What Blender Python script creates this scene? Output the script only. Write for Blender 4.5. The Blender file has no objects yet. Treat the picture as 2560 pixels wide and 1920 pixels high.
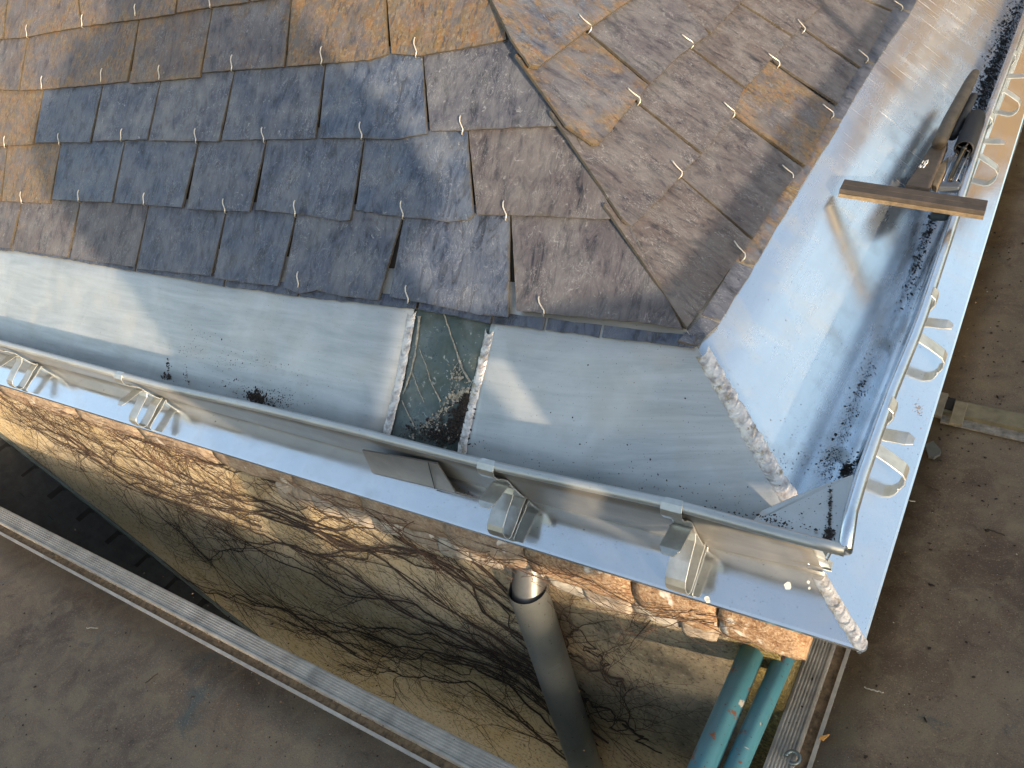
import bpy, bmesh, math, random
import numpy as np
from mathutils import Vector, Matrix, noise
random.seed(7)
C = bpy.context.scene.collection
S = bpy.context.scene
# ------------------------------------------------------------------ camera
M = np.array([[0.832328169784608, 0.1576468610727881, -0.5313918375143735],
              [0.5080963816089343, -0.6001350126207334, 0.6177993473795682],
              [-0.22151271922603713, -0.7842100699561373, -0.5796090763613677]])
F = 2119.3338536748342
CAM = np.array([0.15005243814342636, -0.6960301027453745, 1.0])
cd = bpy.data.cameras.new('camera'); cam = bpy.data.objects.new('camera', cd); C.objects.link(cam)
cd.sensor_width = 36; cd.lens = F/2560*36; cd.clip_start = .02; cd.clip_end = 2000
mw = Matrix.Identity(4)
for i in range(3):
    mw[i][0] = M[i, 0]; mw[i][1] = -M[i, 1]; mw[i][2] = -M[i, 2]; mw[i][3] = CAM[i]
cam.matrix_world = mw
S.camera = cam
# ------------------------------------------------------------------ light
SUN_EL = math.radians(7.4); SUN_AZ = np.array([-.798, .602])      # azimuth the light travels towards
SUN_AZ = SUN_AZ/np.linalg.norm(SUN_AZ)
SDIR = np.array([SUN_AZ[0]*math.cos(SUN_EL), SUN_AZ[1]*math.cos(SUN_EL), -math.sin(SUN_EL)])
w = bpy.data.worlds.new('World'); S.world = w; w.use_nodes = True
nt = w.node_tree; bg = nt.nodes['Background']
sky = nt.nodes.new('ShaderNodeTexSky'); sky.sky_type = 'NISHITA'; sky.sun_disc = False
sky.sun_elevation = math.radians(9); sky.sun_rotation = math.atan2(-SUN_AZ[0], -SUN_AZ[1])
sky.altitude = 300; sky.air_density = 1.0; sky.dust_density = 2.2; sky.ozone_density = .6
hs = nt.nodes.new('ShaderNodeHueSaturation'); hs.inputs['Saturation'].default_value = .86; hs.inputs['Value'].default_value = 1.3
nt.links.new(sky.outputs[0], hs.inputs['Color']); nt.links.new(hs.outputs[0], bg.inputs[0]); bg.inputs[1].default_value = .15
sl = bpy.data.lights.new('sun', 'SUN'); sl.energy = 3.3; sl.angle = math.radians(.9); sl.color = (1, .77, .53)
so = bpy.data.objects.new('sun', sl); C.objects.link(so)
so.rotation_euler = Vector(SDIR.tolist()).to_track_quat('-Z', 'Y').to_euler()
S.view_settings.view_transform = 'Standard'; S.view_settings.look = 'None'
S.view_settings.gamma = 1; S.view_settings.use_curve_mapping = False
S.view_settings.exposure = 1.32
S.render.engine = 'CYCLES'

# ------------------------------------------------------------------ geometry helpers
def ray(px, py): return M@np.array([px-1280., py-960., F])
def onp(px, py, p0, n):
    q = ray(px, py); n = np.asarray(n, float)
    return CAM+q*(np.dot(np.asarray(p0, float)-CAM, n)/np.dot(q, n))
def onz(px, py, z): return onp(px, py, (0, 0, z), (0, 0, 1))
def ony(px, py, y): return onp(px, py, (0, y, 0), (0, 1, 0))
def onx(px, py, x): return onp(px, py, (x, 0, 0), (1, 0, 0))
PL, PR = 0.814341331543601, 0.7026670920459319
nL = np.array((0, -math.sin(PL), math.cos(PL))); nR = np.array((math.sin(PR), 0, math.cos(PR)))
upL = np.array((0, math.cos(PL), math.sin(PL))); upR = np.array((-math.cos(PR), 0, math.sin(PR)))
Y0 = .172
def gL(x, y, off=0): return onp(x, y, np.array((0, Y0, 0))+nL*off, nL)
_ec = gL(1735, 866); X0 = _ec[0]+_ec[2]/math.tan(PR)
def gR(x, y, off=0): return onp(x, y, np.array((X0, 0, 0))+nR*off, nR)
YW = .12
# cornice flashing planes (sloping outwards)
FB = onz(2057, 1426, -.052)
fnL = np.array((0, -.425, .905)); FP = np.array((0, FB[1], -.058))
def fL(x, y, off=0): return onp(x, y, FP+fnL*off, fnL)
FC = fL(2156, 1626)
_v = FC-np.array((FB[0], FB[1], -.058)); fnR = np.cross(np.array((0, 1, 0)), _v); fnR = fnR/np.linalg.norm(fnR)
if fnR[2] < 0: fnR = -fnR
def fR(x, y, off=0): return onp(x, y, FC+fnR*off, fnR)
ZS = -.42
# ------------------------------------------------------------------ object helpers
def empty(name, label, cat, loc=(0, 0, 0), group=None, kind=None):
    o = bpy.data.objects.new(name, None); C.objects.link(o); o.location = loc; o.empty_display_size = .05
    tag(o, label, cat, group, kind); return o
def tag(o, label=None, cat=None, group=None, kind=None):
    if label: o['label'] = label
    if cat: o['category'] = cat
    if group: o['group'] = group
    if kind: o['kind'] = kind
    return o
def mesh(name, vs, fs, mat, parent=None, smooth=False, uv=None, attrs=None):
    me = bpy.data.meshes.new(name); me.from_pydata([tuple(map(float, v)) for v in vs], [], fs)
    if mat: me.materials.append(mat)
    if uv is not None:
        ul = me.uv_layers.new(name='UVMap')
        li = np.zeros(len(me.loops), dtype=np.int32); me.loops.foreach_get('vertex_index', li)
        ul.data.foreach_set('uv', np.asarray(uv, dtype=np.float32)[li].ravel())
    if attrs:
        for k, a in attrs.items():
            at = me.attributes.new(k, 'FLOAT', 'POINT'); at.data.foreach_set('value', np.asarray(a, dtype=np.float32))
    if smooth: me.polygons.foreach_set('use_smooth', [True]*len(me.polygons))
    me.update()
    o = bpy.data.objects.new(name, me); C.objects.link(o)
    if parent:
        o.parent = parent
        o.matrix_parent_inverse = Matrix.Translation(parent.location).inverted()
    return o
def fixnormals(o):
    bm = bmesh.new(); bm.from_mesh(o.data); bmesh.ops.recalc_face_normals(bm, faces=bm.faces); bm.to_mesh(o.data); bm.free(); return o
class MB:
    def __init__(s): s.v = []; s.f = []
    def add(s, vs, fs):
        b = len(s.v); s.v += [tuple(v) for v in vs]; s.f += [tuple(i+b for i in q) for q in fs]
    def tube(s, pts, r, n=6, caps=True, flat=1.0):
        pts = [np.asarray(p, float) for p in pts]; rs = r if hasattr(r, '__len__') else [r]*len(pts)
        b = len(s.v); prev = None
        for i, p in enumerate(pts):
            t = pts[min(i+1, len(pts)-1)]-pts[max(i-1, 0)]; t = t/(np.linalg.norm(t)+1e-12)
            if prev is None:
                a = np.array((0, 0, 1.)) if abs(t[2]) < .9 else np.array((1., 0, 0))
                u = np.cross(t, a)
            else: u = prev-t*np.dot(prev, t)
            u = u/(np.linalg.norm(u)+1e-12); prev = u; v = np.cross(t, u)
            for k in range(n):
                an = 2*math.pi*k/n; s.v.append(tuple(p+rs[i]*(math.cos(an)*u+flat*math.sin(an)*v)))
        for i in range(len(pts)-1):
            for k in range(n):
                s.f.append((b+i*n+k, b+i*n+(k+1) % n, b+(i+1)*n+(k+1) % n, b+(i+1)*n+k))
        if caps:
            s.f.append(tuple(b+k for k in range(n))[::-1]); s.f.append(tuple(b+(len(pts)-1)*n+k for k in range(n)))
    def box(s, o, a, b, c):
        o, a, b, c = [np.asarray(q, float) for q in (o, a, b, c)]
        vs = [o+i*a+j*b+k*c for k in (0, 1) for j in (0, 1) for i in (0, 1)]
        s.add(vs, [(0, 2, 3, 1), (4, 5, 7, 6), (0, 1, 5, 4), (2, 6, 7, 3), (0, 4, 6, 2), (1, 3, 7, 5)])
    def prism(s, poly, d):
        n = len(poly); poly = [np.asarray(p, float) for p in poly]; d = np.asarray(d, float)
        s.add(poly+[p+d for p in poly], [tuple(range(n)), tuple(range(2*n-1, n-1, -1))]+[(i, i+n, (i+1) % n+n, (i+1) % n) for i in range(n)])
    def build(s, name, mat, parent=None, smooth=False, fix=True):
        o = mesh(name, s.v, s.f, mat, parent, smooth)
        if fix: fixnormals(o)
        return o
def bevel(o, w=.001, seg=2):
    m = o.modifiers.new('bevel', 'BEVEL'); m.width = w; m.segments = seg; m.limit_method = 'ANGLE'; return o
def strip(profiles, thick=None):
    """profiles: list of rows of points, same length -> grid"""
    vs = []; fs = []; n = len(profiles[0])
    for r in profiles: vs += [tuple(p) for p in r]
    for i in range(len(profiles)-1):
        for j in range(n-1): fs.append((i*n+j, i*n+j+1, (i+1)*n+j+1, (i+1)*n+j))
    return vs, fs
def lerp(a, b, t): return np.asarray(a)*(1-t)+np.asarray(b)*t
def poly_at(pts, n):
    """resample polyline to n points"""
    pts = [np.asarray(p, float) for p in pts]; d = [0]
    for a, b in zip(pts, pts[1:]): d.append(d[-1]+np.linalg.norm(b-a))
    out = []
    for i in range(n):
        t = d[-1]*i/(n-1); k = 0
        while k < len(pts)-2 and d[k+1] < t: k += 1
        out.append(lerp(pts[k], pts[k+1], (t-d[k])/(d[k+1]-d[k]+1e-12)))
    return out
# ------------------------------------------------------------------ material helpers
class NT:
    def __init__(s, name):
        s.m = bpy.data.materials.new(name); s.m.use_nodes = True; s.t = s.m.node_tree
        s.p = s.t.nodes['Principled BSDF']
    def n(s, ty, **kw):
        nd = s.t.nodes.new(ty)
        for k, v in kw.items(): setattr(nd, k, v)
        return nd
    def l(s, a, b): s.t.links.new(a, b)
    def put(s, sock, v):
        if hasattr(v, 'links') or hasattr(v, 'is_output'): s.l(v, sock)
        else: sock.default_value = v
    def coord(s, kind='Object', scale=(1, 1, 1), rnd=False, rot=(0, 0, 0)):
        tc = s.n('ShaderNodeTexCoord'); mp = s.n('ShaderNodeMapping')
        mp.inputs['Scale'].default_value = scale; mp.inputs['Rotation'].default_value = rot
        s.l(tc.outputs[kind], mp.inputs[0])
        if rnd:
            oi = s.n('ShaderNodeObjectInfo'); mu = s.math('MULTIPLY', oi.outputs['Random'], 137.0)
            cb = s.n('ShaderNodeCombineXYZ'); s.l(mu, cb.inputs[0]); s.l(mu, cb.inputs[1]); s.l(mu, cb.inputs[2])
            s.l(cb.outputs[0], mp.inputs['Location'])
        return mp.outputs[0]
    def noise(s, vec, scale, detail=5, rough=.6, dist=0, lo=None, hi=None):
        a = s.n('ShaderNodeTexNoise'); s.l(vec, a.inputs['Vector']); a.inputs['Scale'].default_value = scale
        a.inputs['Detail'].default_value = detail; a.inputs['Roughness'].default_value = rough; a.inputs['Distortion'].default_value = dist
        o = a.outputs[0]
        return s.rng(o, lo, hi) if lo is not None else o
    def n_y(s, c):
        q = s.n('ShaderNodeSeparateXYZ'); s.l(c, q.inputs[0]); return q.outputs[1]
    def vor(s, vec, scale, feature='F1', out=0):
        a = s.n('ShaderNodeTexVoronoi', feature=feature); s.l(vec, a.inputs['Vector']); a.inputs['Scale'].default_value = scale
        return a.outputs[out]
    def rng(s, v, lo, hi, a=0, b=1):
        r = s.n('ShaderNodeMapRange'); s.put(r.inputs[0], v)
        r.inputs[1].default_value = lo; r.inputs[2].default_value = hi; r.inputs[3].default_value = a; r.inputs[4].default_value = b
        r.clamp = True; return r.outputs[0]
    def math(s, op, a, b=0.):
        m = s.n('ShaderNodeMath', operation=op); s.put(m.inputs[0], a); s.put(m.inputs[1], b); return m.outputs[0]
    def mix(s, f, a, b, mode='MIX'):
        m = s.n('ShaderNodeMix', data_type='RGBA', blend_type=mode)
        s.put(m.inputs[0], f)
        for sk, v in ((m.inputs[6], a), (m.inputs[7], b)):
            if isinstance(v, tuple): sk.default_value = (*v, 1)
            else: s.l(v, sk)
        return m.outputs[2]
    def attr(s, name, kind='OBJECT'):
        a = s.n('ShaderNodeAttribute', attribute_type=kind, attribute_name=name); return a.outputs['Fac']
    def bump(s, h, strength=.5, dist=.002, prev=None):
        b = s.n('ShaderNodeBump'); b.inputs['Strength'].default_value = strength; b.inputs['Distance'].default_value = dist
        s.l(h, b.inputs['Height'])
        if prev is not None: s.l(prev, b.inputs['Normal'])
        return b.outputs[0]
    def out(s, col=None, rough=None, metal=None, nrm=None, spec=None):
        if col is not None:
            if isinstance(col, tuple): s.p.inputs['Base Color'].default_value = (*col, 1)
            else: s.l(col, s.p.inputs['Base Color'])
        if rough is not None: s.put(s.p.inputs['Roughness'], rough)
        if metal is not None: s.put(s.p.inputs['Metallic'], metal)
        if spec is not None: s.put(s.p.inputs['Specular IOR Level'], spec)
        if nrm is not None: s.l(nrm, s.p.inputs['Normal'])
        return s.m
def simple(name, col, rough=.6, metal=0, nscale=None, var=.3, bump=0, bs=200):
    a = NT(name); c = a.coord()
    if nscale:
        f = a.noise(c, nscale, 6, .65, lo=.3, hi=.7)
        k = a.mix(f, tuple(x*(1-var) for x in col), tuple(min(1, x*(1+var)) for x in col))
    else: k = col
    n = a.bump(a.noise(c, bs, 5, .6), bump, .002) if bump else None
    return a.out(k, rough, metal, n)

def mat_slate():
    a = NT('slate'); uv = a.coord('UV', rnd=True); ob = a.coord('Object')
    st = a.n('ShaderNodeMapping'); a.l(uv, st.inputs[0]); st.inputs['Scale'].default_value = (1, .38, 1); st.inputs['Rotation'].default_value = (0, 0, .35)
    stv = st.outputs[0]
    big = a.noise(uv, 9, 5, .6, .8); mid = a.noise(stv, 42, 8, .72, 1.2); fine = a.noise(stv, 260, 6, .7)
    tint = a.attr('tint'); rust = a.attr('rust'); dust = a.attr('dust'); edge = a.attr('edge', 'GEOMETRY')
    base = a.mix(tint, (.024, .040, .082), (.052, .040, .040))
    tint_mid = a.mix(tint, (.050, .070, .110), (.078, .064, .062))
    base = a.mix(a.math('MULTIPLY', a.rng(big, .35, .65), .9), base, tint_mid)
    base = a.mix(a.rng(mid, .42, .68, 0, .65), base, a.mix(tint, (.105, .14, .205), (.14, .120, .112)))
    base = a.mix(a.rng(mid, .48, .34, 0, .85), base, (.012, .015, .022))
    base = a.mix(a.rng(fine, .55, .72, 0, .3), base, (.22, .225, .23))
    # pale scratches and smears
    sc = a.noise(stv, 55, 3, .5, 3.5); ridge = a.math('ABSOLUTE', a.math('SUBTRACT', sc, .5))
    m2 = a.noise(uv, 16, 2, .5, lo=.46, hi=.62)
    scr = a.math('MULTIPLY', a.rng(ridge, .02, .0), m2)
    base = a.mix(a.math('MULTIPLY', scr, .5), base, (.34, .36, .39))
    sm = a.math('MULTIPLY', a.noise(uv, 70, 5, .7, 1.5, lo=.60, hi=.74), dust)
    base = a.mix(sm, base, (.34, .36, .39))
    # dust film
    base = a.mix(a.math('MULTIPLY', a.math('MULTIPLY', a.noise(uv, 14, 4, .6, lo=.4, hi=.75), dust), .5), base, (.23, .24, .25))
    # rust / lichen bloom
    rn = a.noise(ob, 15, 6, .68, .6)
    rv = a.math('ADD', rn, a.math('ADD', a.math('MULTIPLY', rust, .5), a.math('MULTIPLY', a.math('MULTIPLY', edge, rust), .28)))
    rf = a.rng(rv, .74, .94)
    rc = a.mix(a.noise(ob, 45, 5, .7, lo=.38, hi=.62), (.150, .105, .035), (.215, .105, .025))
    rc = a.mix(a.noise(uv, 110, 4, .7, lo=.5, hi=.66), rc, (.24, .205, .14))
    rc = a.mix(a.noise(stv, 120, 5, .7, lo=.52, hi=.60), rc, (.055, .045, .035))
    rc = a.mix(a.noise(ob, 28, 5, .7, lo=.52, hi=.62), rc, (.10, .095, .085))
    base = a.mix(a.math('MULTIPLY', rf, a.rng(mid, .3, .6, .95, .45)), base, rc)
    # dirty lichened border
    ef = a.math('MULTIPLY', a.rng(a.math('ADD', edge, a.math('MULTIPLY', a.math('SUBTRACT', a.noise(ob, 60, 5), .5), .9)), .88, 1.12), .6)
    base = a.mix(ef, base, (.085, .072, .045))
    n = a.bump(a.noise(uv, 22, 4, .6, .5), .55, .004)
    n = a.bump(mid, .8, .0022, n); n = a.bump(fine, .6, .0007, n)
    return a.out(base, a.rng(mid, .3, .7, .46, .7), 0, n, .32)
def mat_zinc(name, base, dark, rough, metal, streak=1.0, scr=0.0, stain=(.3, .31, .3), dif=.4, bmp=.12):
    a = NT(name); c = a.coord(); uv = a.coord('UV')
    st = a.n('ShaderNodeMapping'); a.l(uv, st.inputs[0]); st.inputs['Scale'].default_value = (.8, 9, 1)
    s1 = a.noise(st.outputs[0], 5, 7, .7, .6); b1 = a.noise(c, 6, 6, .6, .8); f1 = a.noise(c, 180, 3, .6)
    k = a.mix(a.rng(s1, .3, .7, 0, streak), base, dark)
    k = a.mix(a.rng(b1, .45, .7, 0, .6), k, tuple(min(1, x*1.15) for x in base))
    k = a.mix(a.math('MULTIPLY', a.noise(c, 16, 3, .5, 0, lo=.5, hi=.85), .5), k, stain)
    k = a.mix(a.math('MULTIPLY', a.noise(c, 330, 2, .5, lo=.70, hi=.74), .8), k, (.06, .06, .06))
    r = a.math('ADD', a.rng(b1, .3, .7, rough-.05, rough+.07), a.rng(s1, .4, .8, 0, .10))
    met = a.math('SUBTRACT', metal, a.math('MULTIPLY', a.noise(c, 16, 3, .5, 0, lo=.5, hi=.85), dif))
    if scr:
        st2 = a.n('ShaderNodeMapping'); a.l(uv, st2.inputs[0]); st2.inputs['Scale'].default_value = (70, 2.5, 1); st2.inputs['Rotation'].default_value = (0, 0, .12)
        q = a.math('MULTIPLY', a.noise(st2.outputs[0], 2, 3, .6, lo=.62, hi=.70), a.rng(a.math('ADD', a.n_y(c), a.math('MULTIPLY', a.noise(c, 5, 3, .5), .5)), 1.25, 1.7))
        k = a.mix(a.math('MULTIPLY', q, scr), k, (.75, .72, .66)); r = a.math('ADD', r, a.math('MULTIPLY', q, .25))
        met = a.math('SUBTRACT', met, a.math('MULTIPLY', q, .6))
    n = a.bump(b1, bmp, .005); n = a.bump(s1, bmp, .0006, n); n = a.bump(f1, .08, .0003, n)
    return a.out(k, r, a.math('MAXIMUM', met, .15), n)
def mat_solder():
    a = NT('solder'); c = a.coord()
    k = a.mix(a.noise(c, 60, 4, .6, lo=.45, hi=.65), (.66, .64, .62), (.34, .31, .30))
    k = a.mix(a.noise(c, 40, 4, .7, lo=.58, hi=.66), k, (.30, .25, .17))
    n = a.bump(a.noise(c, 160, 4, .6, 1), .8, .002)
    return a.out(k, .38, .5, n)
def mat_wall():
    a = NT('render'); c = a.coord()
    g = a.noise(c, 150, 4, .7); b = a.noise(c, 3.2, 5, .6, .6); m = a.noise(c, 16, 6, .7, .5)
    sx = a.n('ShaderNodeSeparateXYZ'); a.l(c, sx.inputs[0])
    k = a.mix(a.rng(b, .4, .62), (.52, .41, .235), (.56, .48, .34))
    k = a.mix(a.rng(m, .42, .66, 0, .6), k, (.66, .57, .42))
    k = a.mix(a.noise(c, 9, 6, .7, lo=.58, hi=.74), k, (.40, .33, .22))
    right = a.rng(a.math('ADD', sx.outputs[0], a.math('MULTIPLY', a.math('SUBTRACT', b, .5), .9)), -.85, -.5)
    k = a.mix(a.math('MULTIPLY', right, .7), k, (.31, .26, .19))
    k = a.mix(a.math('MULTIPLY', right, a.rng(g, .5, .64, 0, .8)), k, (.36, .31, .2))
    soot = a.math('MULTIPLY', right, a.noise(c, 5, 5, .6, 1, lo=.5, hi=.66))
    k = a.mix(a.math('MULTIPLY', soot, .55), k, (.075, .070, .068))
    k = a.mix(a.rng(g, .43, .34, 0, .6), k, (.08, .065, .045))
    k = a.mix(a.math('MULTIPLY', a.rng(a.math('ADD', sx.outputs[0], a.math('MULTIPLY', m, .06)), -.225, -.19), .85), k, a.mix(a.rng(g, .4, .6), (.10, .075, .02), (.27, .21, .055)))
    gg = a.noise(c, 75, 5, .75)
    k = a.mix(a.rng(gg, .46, .36, 0, .75), k, (.10, .08, .055)); k = a.mix(a.rng(gg, .58, .68, 0, .6), k, (.68, .60, .45))
    n = a.bump(g, .9, .004); n = a.bump(gg, .8, .006, n); n = a.bump(m, .5, .008, n)
    return a.out(k, .92, 0, n, .2)
def mat_stone():
    a = NT('cornice stone'); c = a.coord(); g = a.noise(c, 170, 5, .75); m = a.noise(c, 30, 6, .7, .6)
    pale = a.attr('pale')
    k = a.mix(a.rng(m, .38, .64), (.26, .15, .085), (.38, .26, .165))
    k = a.mix(a.rng(g, .5, .62, 0, .85), k, (.52, .41, .28))
    k = a.mix(a.rng(g, .45, .34, 0, .85), k, (.08, .05, .03))
    k = a.mix(pale, k, a.mix(a.rng(m, .4, .6), (.24, .225, .195), (.48, .46, .41)))
    k = a.mix(a.noise(c, 22, 3, .5, lo=.66, hi=.70), k, (.66, .62, .56))
    n = a.bump(g, 1, .003); n = a.bump(m, .7, .006, n)
    return a.out(k, .9, 0, n, .2)
def mat_board():
    a = NT('platform board'); c = a.coord()
    b = a.noise(c, 3.5, 6, .6, .8); m = a.noise(c, 20, 7, .7, .8); g = a.noise(c, 210, 4, .7)
    k = a.mix(a.rng(b, .38, .64), (.082, .054, .036), (.165, .130, .092))
    k = a.mix(a.rng(m, .45, .68, 0, .7), k, (.20, .16, .10))
    k = a.mix(a.noise(c, 6, 5, .7, 1, lo=.60, hi=.74), k, (.075, .082, .074))
    k = a.mix(a.rng(m, .40, .28, 0, .7), k, (.028, .022, .018))
    g2 = a.noise(c, 420, 3, .7)
    k = a.mix(a.rng(g, .57, .68, 0, .75), k, (.27, .20, .12))
    k = a.mix(a.rng(g2, .45, .33, 0, .6), k, (.04, .032, .026)); k = a.mix(a.rng(g2, .6, .7, 0, .35), k, (.34, .29, .22))
    n = a.bump(m, .5, .003); n = a.bump(g, .6, .0015, n)
    return a.out(k, a.rng(b, .3, .7, .55, .8), 0, n, .4)
def mat_patch():
    a = NT('old zinc patch'); c = a.coord()
    k = a.mix(a.noise(c, 14, 5, .6, .6, lo=.4, hi=.66), (.075, .10, .095), (.16, .185, .175))
    k = a.mix(a.noise(c, 70, 5, .7, 1, lo=.60, hi=.68), k, (.4, .42, .4))
    return a.out(k, a.noise(c, 20, 4, .6, lo=.3, hi=.7), .55, a.bump(a.noise(c, 60, 4, .6), .2, .002))
def mat_pipe(name, base, chips, metal=0, rough=.4):
    a = NT(name); c = a.coord()
    k = a.mix(a.noise(c, 10, 5, .6, lo=.3, hi=.7), base, tuple(x*1.35 for x in base))
    k = a.mix(a.noise(c, 34, 5, .6, .6, lo=.62, hi=.66), k, chips[0])
    k = a.mix(a.noise(c, 22, 5, .55, .8, lo=.66, hi=.68), k, chips[1])
    k = a.mix(a.noise(c, 170, 3, .6, lo=.66, hi=.7), k, (.06, .05, .045))
    return a.out(k, rough, metal, a.bump(a.noise(c, 50, 4), .15, .002))
MS = mat_slate()
MZ_OLD = mat_zinc('weathered zinc', (.48, .50, .50), (.31, .335, .345), .36, .62, .95)
MZ_NEW = mat_zinc('bright zinc', (.70, .76, .82), (.60, .68, .76), .21, .92, .6, scr=.9, dif=.25, bmp=.05)
MZ_FL = mat_zinc('mirror zinc', (.88, .92, .95), (.80, .85, .90), .09, .97, .6, stain=(.6, .63, .65), dif=.1, bmp=.025)
MZ_FAS = mat_zinc('zinc face with reflected brown', (.21, .205, .195), (.17, .165, .155), .42, .5, .6, bmp=.1)  # brownish darkening stands in for the reflection of the platform
MZ_BR = simple('galvanised strap', (.50, .51, .49), .34, .75, 40, .2, .1)
M_SOLD = mat_solder(); M_WALL = mat_wall(); M_STONE = mat_stone(); M_BOARD = mat_board(); M_PATCH = mat_patch()
M_DARK = simple('roof deck', (.012, .011, .010), .95, 0, 30, .5)
M_WIRE = simple('hook wire', (.62, .58, .50), .35, .45, 60, .15)
M_MOSS = simple('moss crumbs', (.024, .019, .016), .95, 0, 90, .6, .6)
M_VINE = simple('vine bark', (.046, .030, .022), .85, 0, 50, .45, .5)
M_VINE2 = simple('young vine bark', (.10, .05, .028), .8, 0, 50, .4, .5)
M_ALU = simple('scaffold aluminium', (.40, .38, .34), .55, .35, 25, .3, .3)
M_DIRT = simple('sawdust dirt', (.15, .10, .055), .95, 0, 90, .6, .8, 260)
M_DP = mat_pipe('zinc downpipe', (.185, .195, .19), ((.21, .225, .225), (.24, .255, .255)), .6, .42)
M_BLUE = mat_pipe('blue paint', (.045, .150, .195), ((.17, .06, .03), (.42, .40, .36)), 0, .38)
M_LSL = simple('lower roof slate', (.018, .020, .021), .7, 0, 30, .5, .3)  # base colour darkened for the deep shade under the platform
M_LZ = simple('abutment zinc', (.13, .155, .15), .5, .4, 20, .3, .1)
M_TOOL = simple('dark tool steel', (.058, .046, .037), .7, .1, 30, .4, .3)
M_TOOLE = simple('worn tool edge', (.20, .15, .09), .5, .4, 60, .4, .3)
M_BLK = simple('black rubber', (.012, .012, .014), .6, 0, 60, .3, .3)
M_STL = simple('steel rod', (.45, .45, .46), .28, .9, 60, .15)
M_WHITE = simple('white marker', (.75, .75, .72), .7)
M_DRIP = simple('dried drip', (.31, .29, .24), .8, 0, 140, .5, .5)
M_WOOD = simple('wood chip', (.50, .26, .07), .8, 0, 60, .3, .3)
M_CLOTH = simple('work jacket', (.05, .06, .09), .9, 0, 20, .3)
M_SKIN = simple('skin', (.45, .27, .2), .6)

# ------------------------------------------------------------------ ground
g = 400
o = mesh('ground', [(-g, -g, -5.2), (g, -g, -5.2), (g, g, -5.2), (-g, g, -5.2)], [(0, 1, 2, 3)], simple('earth', (.10, .085, .06), .95, 0, .6, .4), None)
tag(o, kind='structure')

# ------------------------------------------------------------------ slates
roof = empty('slate_roof', 'weathered slate roof corner with hip, held by wire hooks above the zinc gutter', 'roof', tuple(_ec))
def slate(side, top, bot, rust=0., tint=None, dust=.5, off=.0125, thick=.006, ext=.03, name='slate', lift=0, parent=None):
    G = gL if side == 'L' else gR; nn = nL if side == 'L' else nR; up = upL if side == 'L' else upR
    al = np.array((1., 0, 0)) if side == 'L' else np.array((0, 1., 0))
    off += random.uniform(-.0012, .0015)+lift
    T = [G(x, y, .0035) for x, y in top]
    T = [p+up*ext-nn*.0015 for p in T]
    B = [G(x, y, off) for x, y in bot]
    ring = T+B[::-1]; nT = len(T)
    # gap
    cen = sum(ring)/len(ring)
    pts = []; ed = []
    for i, p in enumerate(ring):
        q = ring[(i+1) % len(ring)]; L = np.linalg.norm(q-p); n = max(1, int(L/.011))
        isb = nT-1 < i < len(ring)-1
        d = (q-p)/(L+1e-9); perp = np.cross(nn, d)
        ph = random.random()*100
        for k in range(n):
            t = k/n; pt = lerp(p, q, t)
            am = .0018 if isb else .0010
            nz = noise.noise(Vector((ph+k*.45, 0, 0)))*1.0+noise.noise(Vector((ph+k*1.3, 5, 0)))*.6
            pt = pt+perp*(nz*am)
            dd = cen-pt; pt = pt+dd/np.linalg.norm(dd)*.0017
            pts.append(pt); ed.append(1.0)
    n = len(pts)
    inner = [lerp(p, cen, min(.5, .02/np.linalg.norm(cen-p))) for p in pts]
    inner2 = [lerp(p, cen, .55) for p in pts]
    base = [p-nn*thick+((cen-p)/np.linalg.norm(cen-p))*.0006 for p in pts]
    bev = [p-nn*.0012 for p in pts]
    vs = pts+inner+inner2+[cen]+bev+base
    e = [1.]*n+[.45]*n+[0.]*n+[0.]+[1.25]*n*2
    fs = []
    for i in range(n):
        j = (i+1) % n
        fs += [(i, j, n+j, n+i), (n+i, n+j, 2*n+j, 2*n+i), (2*n+i, 2*n+j, 3*n)]
        a_, b_ = 3*n+1, 4*n+1
        fs += [(j, i, a_+i, a_+j), (a_+j, a_+i, b_+i, b_+j)]
    uv = [(np.dot(v, al), np.dot(v, up)) for v in vs]
    o = mesh(name, vs, fs, MS, parent or roof, uv=uv, attrs={'edge': e})
    fixnormals(o)
    o['rust'] = float(rust); o['tint'] = float(random.random() if tint is None else tint); o['dust'] = float(dust)
    return o
def row(side, tops, bots, props):
    """tops/bots: lists of joint points; consecutive ones bound a slate; bots may hold [left, right] pair lists"""
    for i in range(len(tops)-1):
        r, t, d = props[i]
        slate(side, [tops[i][1] if isinstance(tops[i][0], tuple) else tops[i], tops[i+1][0] if isinstance(tops[i+1][0], tuple) else tops[i+1]], bots[i], r, t, d)
# Row A (eave course), left slope
Aj = [(-150, 508), (53, 509), (199, 508), (370, 519), (564, 531), (739, 541), (1007, 545), (1267, 549), (1540, 545)]
Ab = [[(-170, 604), (24, 621)], [(32, 624), (168, 644)], [(175, 646), (337, 669)], [(340, 672), (434, 682), (527, 691)], [(534, 696), (606, 708), (695, 716)],
      [(707, 718), (745, 735), (790, 727), (850, 741), (946, 751)], [(972, 741), (1030, 754), (1120, 772), (1198, 788), (1272, 793)], [(1289, 777), (1380, 787), (1500, 799), (1600, 806), (1708, 823)]]
Ap = [(.35, .8, .6), (.30, .8, .6), (.25, .6, .6), (.12, .2, .5), (0, .1, .5), (0, .2, .9), (0, .1, .5), (.1, .7, .6), (.1, .9, .6)]
row('L', Aj, Ab, Ap)
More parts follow.
